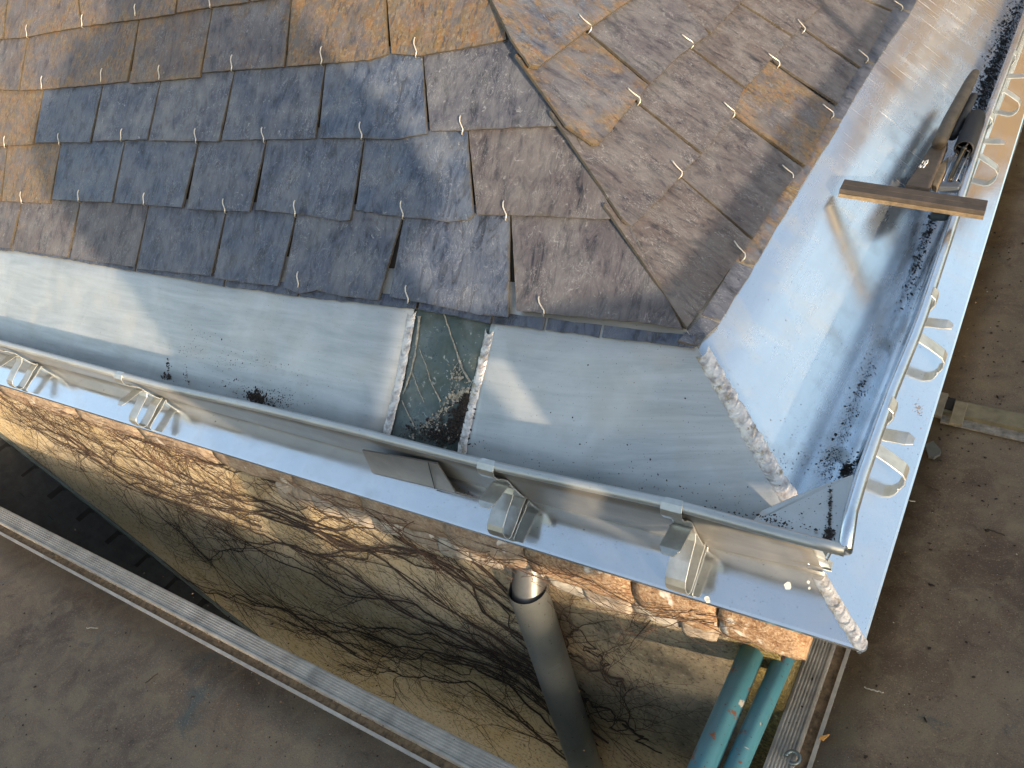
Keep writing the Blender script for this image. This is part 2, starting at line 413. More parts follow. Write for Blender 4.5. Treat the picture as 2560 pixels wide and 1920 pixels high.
# Row B
Bj = [(-160, 366), (16, 365), (150, 359), (311, 354), (496, 354), (665, 352), (908, 347), (1159, 333), (1405, 312)]
Bb = [[(-175, 500), (0, 503)], [(4, 503), (60, 507), (124, 509)], [(129, 499), (200, 504), (279, 506)], [(283, 508), (370, 514), (455, 519)], [(465, 523), (540, 528), (624, 530)],
      [(637, 525), (720, 534), (805, 545), (850, 553), (876, 551)], [(888, 524), (945, 536), (1009, 544), (1070, 549), (1118, 556), (1170, 550), (1184, 536)], [(1190, 537), (1360, 542), (1450, 547), (1541, 549)]]
Bp = [(.5, .8, .4), (.75, .8, .4), (.05, .0, .6), (0, .1, .6), (0, .2, .7), (0, .1, .6), (0, .0, .7), (.05, .8, .6)]
row('L', Bj, Bb, Bp)
# Row C
Cj = [(-60, 230), (108, 224), (258, 207), (402, 198), (586, 178), (810, 160), (1047, 142), (1269, 98)]
Cb = [[(-80, 362), (0, 366), (81, 361)], [(86, 357), (160, 357), (223, 357)], [(230, 353), (300, 352), (367, 349)], [(371, 351), (460, 354), (546, 354)], [(553, 351), (640, 350), (700, 350), (787, 347)],
      [(795, 345), (900, 347), (990, 350), (1068, 334)], [(1074, 329), (1160, 327), (1290, 320), (1400, 315)]]
Cp = [(.8, .9, .4), (.1, .1, .4), (0, .2, 1.), (0, .3, 1.), (0, .2, .8), (.0, .0, .8), (.08, .5, .9)]
row('L', Cj, Cb, Cp)
# Row D
Dj = [(-80, 97), (68, 93), (346, 50), (530, 17), (724, 2), (954, -35), (1232, -45)]
Db = [[(-100, 222), (45, 226)], [(49, 226), (110, 224), (220, 214), (317, 203)], [(323, 209), (410, 202), (499, 193)], [(504, 182), (610, 175), (710, 167)], [(715, 166), (850, 157), (925, 150), (970, 135)],
      [(977, 134), (1045, 141), (1150, 123), (1267, 99)]]
Dp = [(.45, .9, .5), (.62, .7, .3), (.5, .9, .4), (.42, .6, .6), (.72, .8, .3), (.85, .7, .5)]
row('L', Dj, Db, Dp)
# Row E and above
Ej = [(-100, -40), (20, -48), (180, -52), (447, -60), (640, -70), (900, -110)]
Eb = [[(-120, 106), (6, 98)], [(10, 97), (67, 94), (120, 82), (203, 67)], [(206, 66), (346, 49), (436, 34)], [(440, 32), (529, 18), (620, 5)], [(626, 4), (760, -20), (900, -45)]]
row('L', Ej, Eb, [(.6, .8, .3)]*5)
# under-eave starter course on the left
U = [(-150, 618), (31, 624), (338, 675), (560, 712), (745, 738), (1041, 770), (1228, 806), (1360, 822), (1500, 840), (1739, 868)]
for i in range(len(U)-1):
    a, b = U[i], U[i+1]; sh = 28
    slate('L', [(a[0]+8, a[1]-sh), (b[0]+6, b[1]-sh)], [(a[0]+2, a[1]+3), (b[0]-2, b[1]+3)], .15, .1, .2, off=.0055, ext=.0)
# right slope rows
R1 = [([(1542, 535), (1705, 441)], [(1718, 822), (1790, 725), (1880, 600)], .12, .9), ([(1706, 441), (1838, 293)], [(1884, 597), (1960, 478), (2008, 420)], .15, .8),
      ([(1842, 291), (1943, 166)], [(2014, 416), (2058, 330), (2088, 268)], .6, .7), ([(1948, 163), (2012, 78)], [(2096, 260), (2122, 210), (2147, 172)], .15, .8),
      ([(2017, 76), (2075, -30)], [(2153, 168), (2205, 75), (2228, 30)], .15, .8), ([(2078, -32), (2150, -150)], [(2232, 26), (2262, -20), (2300, -110)], .15, .8)]
R2 = [([(1405, 300), (1598, 260)], [(1556, 548), (1580, 567), (1660, 490), (1752, 386)], .18, .8), ([(1601, 258), (1727, 122)], [(1756, 383), (1830, 297), (1860, 221)], .12, .8),
      ([(1730, 119), (1845, 8)], [(1864, 219), (1930, 150), (1979, 92)], .1, .9), ([(1849, 6), (1950, -70)], [(1983, 89), (2050, 20), (2110, -60)], .1, .9)]
R3 = [([(1318, 158), (1471, 82)], [(1413, 313), (1484, 362), (1500, 361), (1560, 290), (1622, 212)], .5, .6), ([(1475, 79), (1560, 8), (1667, -70)], [(1628, 209), (1700, 140), (1774, 85)], .05, .7),
      ([(1675, 2), (1790, -60)], [(1778, 82), (1870, -10), (1920, -50)], .25, .9)]
R4 = [([(1232, -30), (1420, -90)], [(1276, 95), (1324, 165), (1345, 168), (1410, 120), (1473, 72), (1582, -5), (1660, -60)], .62, .3)]
for rr, lift in ((R4, .004), (R3, .003), (R2, .001), (R1, 0)):
    for t, b, ru, ti in rr: slate('R', t, b, ru, ti, .6, lift=lift)
UR = [(1741, 868), (1800, 805), (1884, 668), (1997, 474), (2103, 301), (2185, 160), (2275, 30), (2330, -70)]
for i in range(len(UR)-1):
    a, b = UR[i], UR[i+1]
    slate('R', [(a[0]-46, a[1]-18), (b[0]-46, b[1]-18)], [(a[0]+2, a[1]-2), (b[0]+1, b[1]+3)], .55 if i in (2, 3) else .1, .3, .3, off=.0055, ext=.0)
# deck beneath
hipA = gL(1741, 868, -.003); hipB = hipA+np.cross(nL, nR)/np.linalg.norm(np.cross(nL, nR))*(1 if np.cross(nL, nR)[2] > 0 else -1)*3.2
vs = [hipA, hipB, hipB+np.array((-5, 0, 0)), hipA+np.array((-5, 0, 0)), hipA+np.array((0, 5, 0)), hipB+np.array((0, 5, 0))]
mesh('roof_deck', vs, [(0, 1, 2, 3), (0, 4, 5, 1)], M_DARK, roof)
# hooks
def hook(side, tip, top, curl=1):
    G = gL if side == 'L' else gR; nn = nL if side == 'L' else nR
    a = G(*top, .016); b = G(*tip, .012); d = b-a; L = np.linalg.norm(d); d /= L
    sd = np.cross(nn, d)
    pr = [(0, 0, .001), (.12, .05, .0022), (.35, .07, .003), (.6, .0, .003), (.8, -.06, .003), (.93, .0, .002), (1.0, .10, .0), (.99, .16, -.008)]
    mb = MB(); mb.tube([a+d*L*u-sd*L*v*curl+nn*wz for u, v, wz in pr], .0013, 6)
    return mb.build('slate_hook', M_WIRE, roof, True)
HL = [((68, 92), (68, 62)), ((206, 67), (207, 36)), ((339, 38), (339, 10)), ((526, 18), (526, -8)), ((105, 222), (106, 190)), ((253, 205), (256, 171)), ((399, 198), (399, 163)), ((580, 176), (581, 137)),
      ((805, 160), (805, 116)), ((1042, 140), (1038, 94)), ((12, 368), (13, 340)), ((149, 362), (147, 333)), ((303, 352), (306, 322)), ((491, 356), (489, 321)), ((661, 354), (656, 318)), ((906, 347), (901, 305)),
      ((1158, 333), (1152, 289)), ((55, 507), (53, 479)), ((197, 504), (198, 475)), ((360, 512), (362, 482)), ((564, 531), (559, 497)), ((739, 541), (738, 501)), ((1009, 545), (1004, 502)), ((1267, 548), (1260, 502)),
      ((747, 718), (746, 679)), ((1022, 757), (1016, 713)), ((1362, 787), (1348, 741))]
for t, p in HL: hook('L', t, p)
HR = [((1480, 74), (1447, 36)), ((1734, 113), (1704, 87)), ((1602, 254), (1569, 221)), ((1682, 440), (1679, 402)), ((1838, 287), (1809, 256)), ((1950, 161), (1920, 134)), ((2013, 77), (1994, 49)),
      ((1706, 439), (1680, 402)), ((2085, 288), (2056, 261)), ((2171, 150), (2146, 125)), ((2257, 20), (2234, 2)), ((1984, 443), (1955, 413)), ((1864, 645), (1835, 603))]
for t, p in HR:
    if t != (1682, 440): hook('R', t, p)

# ------------------------------------------------------------------ gutter
gut = empty('zinc_gutter', 'zinc eaves gutter with rolled front bead turning the roof corner', 'gutter', tuple(FB))
beadL_px = [(-260, 795), (-60, 843), (0, 857), (200, 911), (407, 966), (650, 1020), (900, 1080), (1094, 1130), (1236, 1166), (1420, 1205), (1664, 1257), (1705, 1267), (1904, 1322), (2040, 1358), (2112, 1376)]
beadR_px = [(2112, 1376), (2130, 1259), (2226, 986), (2295, 820), (2368, 600), (2457, 325), (2518, 163), (2551, 73), (2610, -80), (2700, -330)]
YB = .092
bc = ony(2112, 1376, YB); XB = bc[0]
BL_ = [ony(x, y, YB) for x, y in beadL_px]; BR_ = [onz(x, y, bc[2]) for x, y in beadR_px]
mb = MB(); mb.tube(poly_at(BL_, 60), .0088, 12); mb.build('front_bead', MZ_BR if False else MZ_OLD, gut, True)
mb = MB(); mb.tube(poly_at(BR_, 60), .0098, 14); mb.build('front_bead', MZ_NEW, gut, True)
# fascia bottoms
fasL_px = [(-260, 820), (-60, 865), (0, 881), (330, 968), (528, 1030), (850, 1121), (900, 1133), (1130, 1200), (1350, 1265), (1560, 1320), (1758, 1371), (1930, 1405), (2057, 1426)]
FLb = [ony(x, y, FB[1]) for x, y in fasL_px]
def interp_on(pts, axis, val):
    for a, b in zip(pts, pts[1:]):
        if (a[axis]-val)*(b[axis]-val) <= 0: return lerp(a, b, (val-a[axis])/(b[axis]-a[axis]+1e-12))
    return pts[0] if abs(pts[0][axis]-val) < abs(pts[-1][axis]-val) else pts[-1]
def zincstrip(name, rows, mat, uvd, parent=gut, smooth=True, solid=.0016):
    vs, fs = strip(rows); uv = []
    ax, bx = uvd
    for r in rows:
        acc = 0; prev = None
        for p in r:
            if prev is not None: acc += np.linalg.norm(p-prev)
            prev = p; uv.append((p[ax], acc))
    o = mesh(name, vs, fs, mat, parent, smooth, uv=uv)
    m = o.modifiers.new('solid', 'SOLIDIFY'); m.thickness = solid; m.offset = 0
    return o
# seams along the left slope (top px, bottom px)
def troughL(x, bead, off=0, low=0):
    """profile across the left gutter at world x, from up-slope to the front wall"""
    fb = interp_on(FLb, 0, x)
    P = [(Y0+.322*math.cos(PL), .322*math.sin(PL)), (Y0+.2*math.cos(PL), .2*math.sin(PL)), (Y0+.1*math.cos(PL), .1*math.sin(PL)), (Y0+.03*math.cos(PL), .03*math.sin(PL)), (Y0+.005*math.cos(PL), .005*math.sin(PL)),
         (Y0-.012, -.018), (Y0-.020, -.030), (Y0-.030, -.036), (fb[1]+.006, -.034), (fb[1]+.001, -.026)]
    bz = bead[2]
    for t in (.25, .5, .75, .97): P.append((lerp(fb[1], bead[1]+.006, t), lerp(-.03, bz-.004, t)))
    return [np.array((x, y, z)) - (nL*off if i < 5 else np.array((0, 0, off))) for i, (y, z) in enumerate(P)]
def slopeclip(prof, G): return prof
def seam_x(px, py, fn): return fn(px, py)[0]
def left_sheet(name, tl, bl, tr, br, mat, off=0.0):
    """sheet between seam tl->bl and tr->br given in px, on left slope"""
    a0, a1, b0, b1 = gL(*tl), gL(*bl), gL(*tr), gL(*br)
    rows = []
    for i in range(26):
        s = i/25
        def xs(z, s=s):
            ta = (a0[2]-z)/(a0[2]-a1[2]+1e-9); tb = (b0[2]-z)/(b0[2]-b1[2]+1e-9)
            ta = min(max(ta, -.4), 1.6); tb = min(max(tb, -.4), 1.6)
            return lerp(lerp(a0[0], a1[0], ta), lerp(b0[0], b1[0], tb), s)
        xm = xs(.0); bead = interp_on(BL_, 0, xm)
        pr = troughL(xm, bead, off); pr = [np.array((xs(p[2]) if k < 10 else xs(-.03), p[1], p[2])) for k, p in enumerate(pr)]
        rows.append(pr)
    return zincstrip(name, rows, mat, (0, 1))
left_sheet('gutter_sheet', (-200, 590), (-270, 780), (1037, 771), (964, 1090), MZ_OLD)
left_sheet('gutter_sheet', (1226, 820), (1151, 1140), (1745, 872), (1985, 1278), MZ_OLD)
left_sheet('outlet_sheet', (1034, 770), (962, 1090), (1230, 820), (1156, 1140), M_PATCH, .004)
# right sheet
mit0 = gL(1745, 872); mit1 = gL(1985, 1278)
XF = FB[0]
def troughR(y, bead):
    P = [(X0-.375*math.cos(PR), .375*math.sin(PR)), (X0-.2*math.cos(PR), .2*math.sin(PR)), (X0-.1*math.cos(PR), .1*math.sin(PR)), (X0-.03*math.cos(PR), .03*math.sin(PR)), (X0-.004, .003),
         (X0+.006, -.014), (X0+.013, -.026), (X0+.022, -.033), (XF-.006, -.033), (XF-.001, -.026)]
    for t in (.25, .5, .75, .97): P.append((lerp(XF, bead[0]-.006, t), lerp(-.03, bead[2]-.004, t)))
    return [np.array((x, y, z)) for x, z in P]
rows = []
mdir = (mit0-mit1)/(mit0[2]-mit1[2])
def mit_y(z, x): 
    # boundary follows the mitre on the slope
    return (mit1+mdir*(z-mit1[2]))[1]
ys = [None]+[.2+.1*i for i in range(33)]
for i in range(34):
    y1 = .12+3.4*(i/33)**1.3
    bead = interp_on(BR_, 1, y1); pr = troughR(y1, bead); q = []
    for k, p in enumerate(pr):
        my = mit_y(p[2], p[0]) if k < 8 else FB[1]+.01*(k-8)*0+.02
        q.append(np.array((p[0], my+(3.55-my)*(i/33)**1.3, p[2])))
    rows.append(q)
zincstrip('gutter_sheet', rows, MZ_NEW, (1, 0))
# corner gusset plate
zt = bc[2]-.002
gv = [onz(1880, 1305, zt-.004), onz(1906, 1276, zt-.012), onz(1985, 1240, zt-.022), onz(2060, 1212, zt-.014), onz(2134, 1186, zt), onz(2108, 1376, zt+.004)]
mb = MB(); mb.prism(gv, (0, 0, -.002)); o = mb.build('corner_gusset', MZ_OLD, gut)
# outer face under bead (fascia)
rows = []
for i in range(60):
    x = lerp(BL_[0][0], FB[0], i/59); b = interp_on(BL_, 0, x); f_ = interp_on(FLb, 0, x)
    rows.append([np.array((x, lerp(b[1]+.001, f_[1], t), lerp(b[2]-.006, f_[2], t))) for t in (0, .33, .66, 1)])
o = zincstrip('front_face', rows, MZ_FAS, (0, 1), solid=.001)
rows = []
for i in range(40):
    y = lerp(FB[1], 3.2, i/39); b = interp_on(BR_, 1, y)
    rows.append([np.array((lerp(b[0]-.001, FB[0], t), y, lerp(b[2]-.006, FB[2], t))) for t in (0, .5, 1)])
zincstrip('front_face', rows, MZ_NEW, (1, 0), solid=.001)
# outlet box front: plate bulging over the flashing
q = [ony(905, 1126, YB+.004), ony(1092, 1160, YB+.004), ony(1112, 1185, .105), fL(1136, 1231, .003), fL(930, 1180, .003)]
q[4] = fL(930, 1182, .004); q[3] = fL(1136, 1231, .004)
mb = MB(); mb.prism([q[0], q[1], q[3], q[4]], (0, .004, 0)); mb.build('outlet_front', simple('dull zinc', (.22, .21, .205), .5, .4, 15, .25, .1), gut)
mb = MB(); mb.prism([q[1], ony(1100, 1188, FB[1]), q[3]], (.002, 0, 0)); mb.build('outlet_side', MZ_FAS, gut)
mb = MB(); mb.tube([lerp(ony(1072, 1155, YB+.002), q[3]+(q[4]-q[3])*.22, t)+np.array((0, -.002, 0)) for t in (0, 1)], .0011, 4); mb.build('folded_seam', M_DARK, gut)

# ------------------------------------------------------------------ weld seams
def weld(G, pts, wpx, name='weld_seam', parent=gut, seed=1, h=.0035):
    rnd = random.Random(seed); P = poly_at([G(x, y, .001) for x, y in pts], 60)
    a = P[0]; b = P[-1]; d = (b-a)/np.linalg.norm(b-a); nn = np.cross(d, G(pts[0][0]+5, pts[0][1])-G(*pts[0])); nn /= np.linalg.norm(nn)
    if nn[2] < 0: nn = -nn
    sd = np.cross(nn, d); mb = MB(); L = sum(np.linalg.norm(q-p) for p, q in zip(P, P[1:])); wd = wpx
    # base strip with ripples
    n = int(L/.0016); m = 10; vs = []; fs = []
    Q = poly_at(P, n)
    ph = 0; edgeL = edgeR = 0
    for i in range(n):
        ph += rnd.uniform(.0009, .0022)/.0135
        fr = ph % 1
        rip = (1-fr)**.7
        eL = 1+.22*noise.noise(Vector((i*.12, seed, 0)))+.12*noise.noise(Vector((i*.5, seed, 3))); eR = 1+.22*noise.noise(Vector((i*.12, seed, 9)))+.12*noise.noise(Vector((i*.5, seed, 5)))
        for j in range(m):
            t = j/(m-1)*2-1; ww = wd*(eL if t < 0 else eR)
            arch = (1-t*t)
            bend = arch*.011
            hh = h*arch**.6*(.62+.38*rip)+.0012*noise.noise(Vector((i*.35, t*2.2, seed)))*arch
            vs.append(Q[i]+sd*t*ww+d*bend+nn*(hh-.0012*(1-arch)))
    for i in range(n-1):
        for j in range(m-1): fs.append((i*m+j, i*m+j+1, (i+1)*m+j+1, (i+1)*m+j))
    return mesh(name, vs, fs, M_SOLD, parent, True)
weld(gL, [(1030, 776), (1018, 840), (1000, 940), (966, 1082)], .0108, seed=2)
weld(gL, [(1226, 822), (1203, 920), (1180, 1010), (1153, 1128)], .0108, seed=5)
weld(gL, [(1752, 876), (1800, 960), (1878, 1090), (1950, 1212), (1975, 1250)], .0145, seed=8)

# ------------------------------------------------------------------ drips in the outlet sheet
def gLo(x, y): return gL(x, y, -.001)
for pts, r in (([(1108, 782), (1120, 815), (1138, 868), (1155, 918), (1175, 955)], [.0016, .0022, .0024, .003, .004]), ([(1048, 872), (1062, 905), (1078, 958), (1102, 1003)], [.0008, .0013, .0013, .002]),
               ([(1030, 930), (1042, 965), (1060, 1006)], [.001, .0014, .0012]), ([(1004, 1000), (1020, 1035), (1036, 1068)], [.0014, .0018, .002]), ([(1153, 900), (1135, 918), (1132, 935)], [.0012, .001, .0008]),
               ([(1048, 790), (1040, 870), (1028, 930), (1008, 985)], [.005, .003, .003, .002])):
    P = [gLo(*p) for p in pts]; n = len(P); k = poly_at(P, 24); rr = np.interp(np.linspace(0, n-1, 24), range(n), r)
    rr = [x*random.uniform(.7, 1.2) for x in rr]; k = [p+np.array((random.uniform(-.001, .001), 0, 0)) for p in k]
    mb = MB(); mb.tube(k, [q*.75 for q in rr], 6, flat=.4); mb.build('dried_drip', M_DRIP, gut, True)

# ------------------------------------------------------------------ moss and dirt crumbs lying in the gutter
def crumbs(name, label, spots, mat, seed=3):
    rnd = random.Random(seed); mb = MB()
    for G, x, y, sx, sy, rot, cnt, size in spots:
        for i in range(cnt):
            u = rnd.gauss(0, .5)*sx; v = rnd.gauss(0, .5)*sy; c_, s_ = math.cos(rot), math.sin(rot)
            p = G(x+u*c_-v*s_, y+u*s_+v*c_)
            e = size*rnd.uniform(.35, 1.2)*(1 if rnd.random() < .85 else 1.8)
            k = rnd.choice((4, 5, 6)); a0 = rnd.random()*6.3; st = rnd.uniform(.3, 1)
            nn = nL if G is TL_ else (nR if G is TR_ else np.array((0, 0, 1.)))
            t1 = np.cross(nn, (1, 0, .3)); t1 /= np.linalg.norm(t1); t2 = np.cross(nn, t1)
            aa = rnd.random()*6.3; u1 = t1*math.cos(aa)+t2*math.sin(aa); u2 = np.cross(nn, u1)
            ring = [p+(u1*math.cos(a0+j*6.283/k)+u2*math.sin(a0+j*6.283/k)*st)*e*rnd.uniform(.6, 1.25) for j in range(k)]
            top = p+nn*e*rnd.uniform(.4, .9)
            b = len(mb.v); mb.v += [tuple(q) for q in ring]+[tuple(top)]
            for j in range(k): mb.f.append((b+j, b+(j+1) % k, b+k))
    o = mb.build(name, mat, None, False, False); tag(o, label, 'debris', kind='stuff'); return o
TL_ = lambda x, y: gL(x, y, .0008)
TR_ = lambda x, y: gR(x, y, .0008)
TB_ = lambda x, y: onz(x, y, -.028)
TZ_ = lambda x, y: onz(x, y, .0)
crumbs('moss_crumbs', 'dark moss crumbs scattered over the left gutter sheet', [
    (TL_, 640, 992, 26, 16, .4, 130, .0042), (TL_, 660, 1002, 60, 22, .4, 110, .0022), (TL_, 600, 965, 90, 26, .3, 120, .0013), (TL_, 700, 1000, 60, 30, .5, 130, .0014), (TL_, 570, 910, 60, 22, .3, 70, .0012),
    (TL_, 500, 840, 60, 40, .3, 50, .0011), (TL_, 740, 960, 60, 60, .4, 70, .0011), (TL_, 640, 900, 130, 20, .3, 60, .001), (TL_, 421, 915, 4, 26, 0, 40, .0024), (TL_, 415, 942, 14, 8, .3, 50, .003),
    (TL_, 465, 940, 6, 30, 0, 40, .0015), (TL_, 470, 880, 50, 20, .3, 40, .0011), (TL_, 1330, 1150, 260, 40, .25, 90, .0009), (TL_, 1700, 1215, 240, 50, .25, 90, .0011), (TL_, 1500, 1000, 300, 160, .2, 30, .0009)], M_MOSS, 3)
crumbs('outlet_debris', 'wet black debris heaped in the outlet between the two welds', [
    (TL_, 1150, 1040, 26, 60, .5, 330, .0035), (TL_, 1110, 1085, 60, 26, .2, 330, .003), (TL_, 1165, 1000, 16, 30, .4, 90, .0045), (TL_, 1060, 1085, 50, 14, .2, 120, .0022)], M_MOSS, 4)
crumbs('outlet_dust', 'tan dust crust over the debris in the outlet', [
    (TL_, 1150, 985, 40, 14, -.5, 160, .003), (TL_, 1080, 1050, 70, 10, -.7, 160, .0022), (TL_, 1110, 1075, 70, 26, 0, 110, .002), (TL_, 1140, 940, 18, 26, 0, 80, .0022)], M_DRIP, 5)
crumbs('corner_crumbs', 'dark wet crumbs along the right gutter and its corner', [
    (TB_, 2110, 1175, 70, 16, -.5, 260, .0026), (TR_, 2080, 1150, 40, 40, 0, 90, .0016), (TR_, 2120, 1060, 22, 160, .35, 260, .0015), (TR_, 2160, 960, 26, 90, .35, 110, .0018), (TR_, 2020, 1130, 90, 90, 0, 120, .001),
    (TR_, 2300, 640, 12, 110, .33, 160, .003), (TR_, 2330, 560, 14, 60, .33, 60, .003), (TR_, 2280, 720, 22, 70, .35, 70, .0016), (TR_, 2230, 820, 60, 120, .4, 70, .0012), (TR_, 1960, 1150, 120, 30, .5, 70, .001),
    (TR_, 1980, 800, 160, 200, 0, 50, .0008)], M_MOSS, 6)
crumbs('gutter_sludge', 'brown sludge lying deep along the far right gutter', [
    (TR_, 2465, 225, 22, 190, .34, 700, .0042), (TR_, 2508, 110, 26, 170, .34, 700, .0038), (TR_, 2440, 330, 12, 80, .34, 60, .003)], M_MOSS, 7)
crumbs('gusset_grime', 'black grime on the corner gusset and bead', [
    (lambda x, y: onz(x, y, zt+.002), 2075, 1280, 5, 80, 0, 150, .0016), (lambda x, y: onz(x, y, zt+.002), 1930, 1300, 120, 12, .2, 90, .0018), (lambda x, y: onz(x, y, zt+.002), 2075, 1335, 18, 18, 0, 60, .0024), (lambda x, y: onz(x, y, zt+.002), 2000, 1290, 130, 50, .1, 70, .001)], M_MOSS, 8)
crumbs('bracket_spots', 'black spots on the tab of the bracket nearest the corner', [
    (lambda x, y: onz(x, y, .016), 1690, 1335, 36, 24, 0, 22, .0026)], M_MOSS, 9)

# ------------------------------------------------------------------ cornice flashing
fla = empty('cornice_flashing', 'mirror-bright zinc flashing on the cornice below the gutter', 'flashing', tuple(FC))
def fquad(name, pts, n, mat, uvax, parent=fla):
    a, b, c, d = pts  # a->b inner edge, d->c outer edge
    rows = []
    for i in range(40):
        t = i/39; p = lerp(a, b, t); q = lerp(d, c, t)
        r_ = [lerp(p, q, s) for s in (0, .3, .6, .9, .955, .965, .97)]
        ed = lerp(p, q, 1.0); out = (q-p)/np.linalg.norm(q-p)
        r_ += [ed-n*.0005, ed+out*.002-n*.004, ed+out*.0015-n*.010, ed-out*.003-n*.0135]
        rows.append(r_)
    return zincstrip(name, rows, mat, uvax, parent, False, .0015)
inL = [np.array((-4.2, FB[1]+.03, 0)), np.array((FB[0]-.03, FB[1]+.03, 0))]
def onF(p, n, P0): p = np.array(p, float); p[2] = P0[2]-((p[0]-P0[0])*n[0]+(p[1]-P0[1])*n[1])/n[2]; return p
oL0 = fL(-60, 942); oL0 = oL0+(FC-oL0)*(-.5)
fquad('flashing_sheet', [onF((oL0[0], FB[1]+.03, 0), fnL, FC), onF((FB[0]-.025, FB[1]+.03, 0), fnL, FC), FC, oL0], fnL, MZ_FL, (0, 1))
oR1 = fR(2555, 309); oR1 = FC+(oR1-FC)*1.8
fquad('flashing_sheet', [onF((FB[0]-.025, FB[1]+.03, 0), fnR, FC)+fnR*.0004, onF((FB[0]-.025, oR1[1], 0), fnR, FC)+fnR*.0004, oR1, FC], fnR, MZ_FL, (1, 0))
weld(lambda x, y, off=0: fL(x, y, .002+off), [(2046, 1436), (2068, 1476), (2110, 1545), (2152, 1612)], .0105, 'weld_seam', fla, 11, .004)
for x, y, r in ((1969, 1464, .0055), (2021, 1455, .0022), (2023, 1470, .0018), (1767, 1496, .004), (1770, 1502, .0035)):
    mb = MB(); c0 = fL(x, y, .0022); mb.add([c0+np.array((math.cos(a)*r*random.uniform(.75, 1.1), 0, 0))+np.cross(fnL, (1, 0, 0))*math.sin(a)*r*random.uniform(.9, 1.3) for a in [k*6.283/10 for k in range(10)]], [tuple(range(10))])
    mb.build('solder_splash', M_WHITE, fla, False, False)
crumbs('flashing_specks', 'tiny dark specks on the left flashing', [(lambda x, y: fL(x, y, .001), 1500, 1350, 420, 18, .3, 45, .0009), (lambda x, y: fL(x, y, .001), 600, 1080, 900, 24, .3, 60, .0009), (lambda x, y: fL(x, y, .001), 1165, 1235, 26, 10, .3, 26, .0012)], M_MOSS, 12)
crumbs('flashing_smears', 'brown dirt smear on the right flashing', [(lambda x, y: fR(x, y, .001), 2295, 1020, 12, 26, -.3, 110, .0010), (lambda x, y: fR(x, y, .001), 2260, 1130, 60, 160, .3, 40, .0009)], M_DIRT, 13)

# ------------------------------------------------------------------ brackets
BRK_Y0 = .0885
prof_hook = [(.099, .060), (.0985, .072), (.092, .082), (.083, .081), (.076, .073), (.0755, .062), (.082, .050), (.093, .040), (.104, .026), (.113, 0.0), (.124, -.030), (.133, -.050), (.140, -.053)]
prof_clip = [(.046, .010), (.056, .0135), (.100, .014), (.108, .010), (.113, -.004), (.107, -.016), (.080, -.034), (.057, -.052), (.0525, -.062), (.054, -.074), (.060, -.085), (.070, -.0885), (.095, -.0775), (.118, -.064), (.139, -.055)]
def bracket(side, px, label, w=.03, sc=1, tw=0):
    bd = None
    if side == 'L':
        P = ony(px[0], px[1], YB); base = interp_on(BL_, 0, P[0])
    else:
        P = onz(px[0], px[1], bc[2]); base = interp_on(BR_, 1, P[1])
    dz = base[2]-.0735
    t = empty('gutter_bracket', label, 'bracket', (base[0], base[1], -.08), 'folded strap brackets hooked over the gutter bead')
    def place(o_, z, a):
        rel = o_-.0885
        if side == 'L': return np.array((base[0]+a, YB+rel, z+dz*(1 if z > .03 else (z+.06)/.09 if z > -.06 else 0)))
        return np.array((base[0]-rel, base[1]+a, z+dz*(1 if z > .03 else (z+.06)/.09 if z > -.06 else 0)))
    for nm, pr in (('hook_strap', prof_hook), ('clip_strap', prof_clip)):
        vs = []; fs = []; n = len(pr); th = .0022
        # smooth normals in 2D
        for i, (y, z) in enumerate(pr):
            a = pr[max(i-1, 0)]; b = pr[min(i+1, n-1)]; d = np.array((b[0]-a[0], b[1]-a[1])); d /= np.linalg.norm(d); nn = np.array((-d[1], d[0]))*th/2
            if side == 'L': a0, a1 = -w, 0
            else: a0, a1 = 0, w
            if nm == 'hook_strap' and i < 3: mid = (a0+a1)/2; k = (.45, .55, .8)[i]; a0, a1 = mid+(a0-mid)*k, mid+(a1-mid)*k
            if nm == 'clip_strap' and i == 0: mid = (a0+a1)/2; k = .55; a0, a1 = mid+(a0-mid)*k, mid+(a1-mid)*k
            for sg in (1, -1):
                for aa in (a0, a1): vs.append(place(y+nn[0]*sg, z+nn[1]*sg, aa))
        for i in range(n-1):
            q = i*4; r = q+4
            fs += [(q, q+1, r+1, r), (q+2, r+2, r+3, q+3), (q, r, r+2, q+2), (q+1, q+3, r+3, r+1)]
        fs += [(0, 2, 3, 1), (n*4-4, n*4-3, n*4-1, n*4-2)]
        o = mesh(nm, vs, fs, MZ_BR, t); fixnormals(o); bevel(o, .0005, 1)
    return t
bracket('L', (0, 857), 'gutter bracket cut by the left edge of the photo')
bracket('L', (312, 938), 'gutter bracket over the ivy-covered left wall, left of the moss clump')
bracket('L', (1242, 1167), 'gutter bracket right of the outlet, above the grey downpipe', w=.034)
bracket('L', (1712, 1270), 'black-spotted gutter bracket on the left run, closest to the corner', w=.034)
bracket('R', (2213, 1030), 'gutter bracket on the right run, closest to the corner')
bracket('R', (2318, 748), 'second gutter bracket from the corner on the right run')
bracket('R', (2468, 300), 'gutter bracket beside the black-gripped hand tool')
bracket('R', (2534, 140), 'gutter bracket near the top right of the photo')

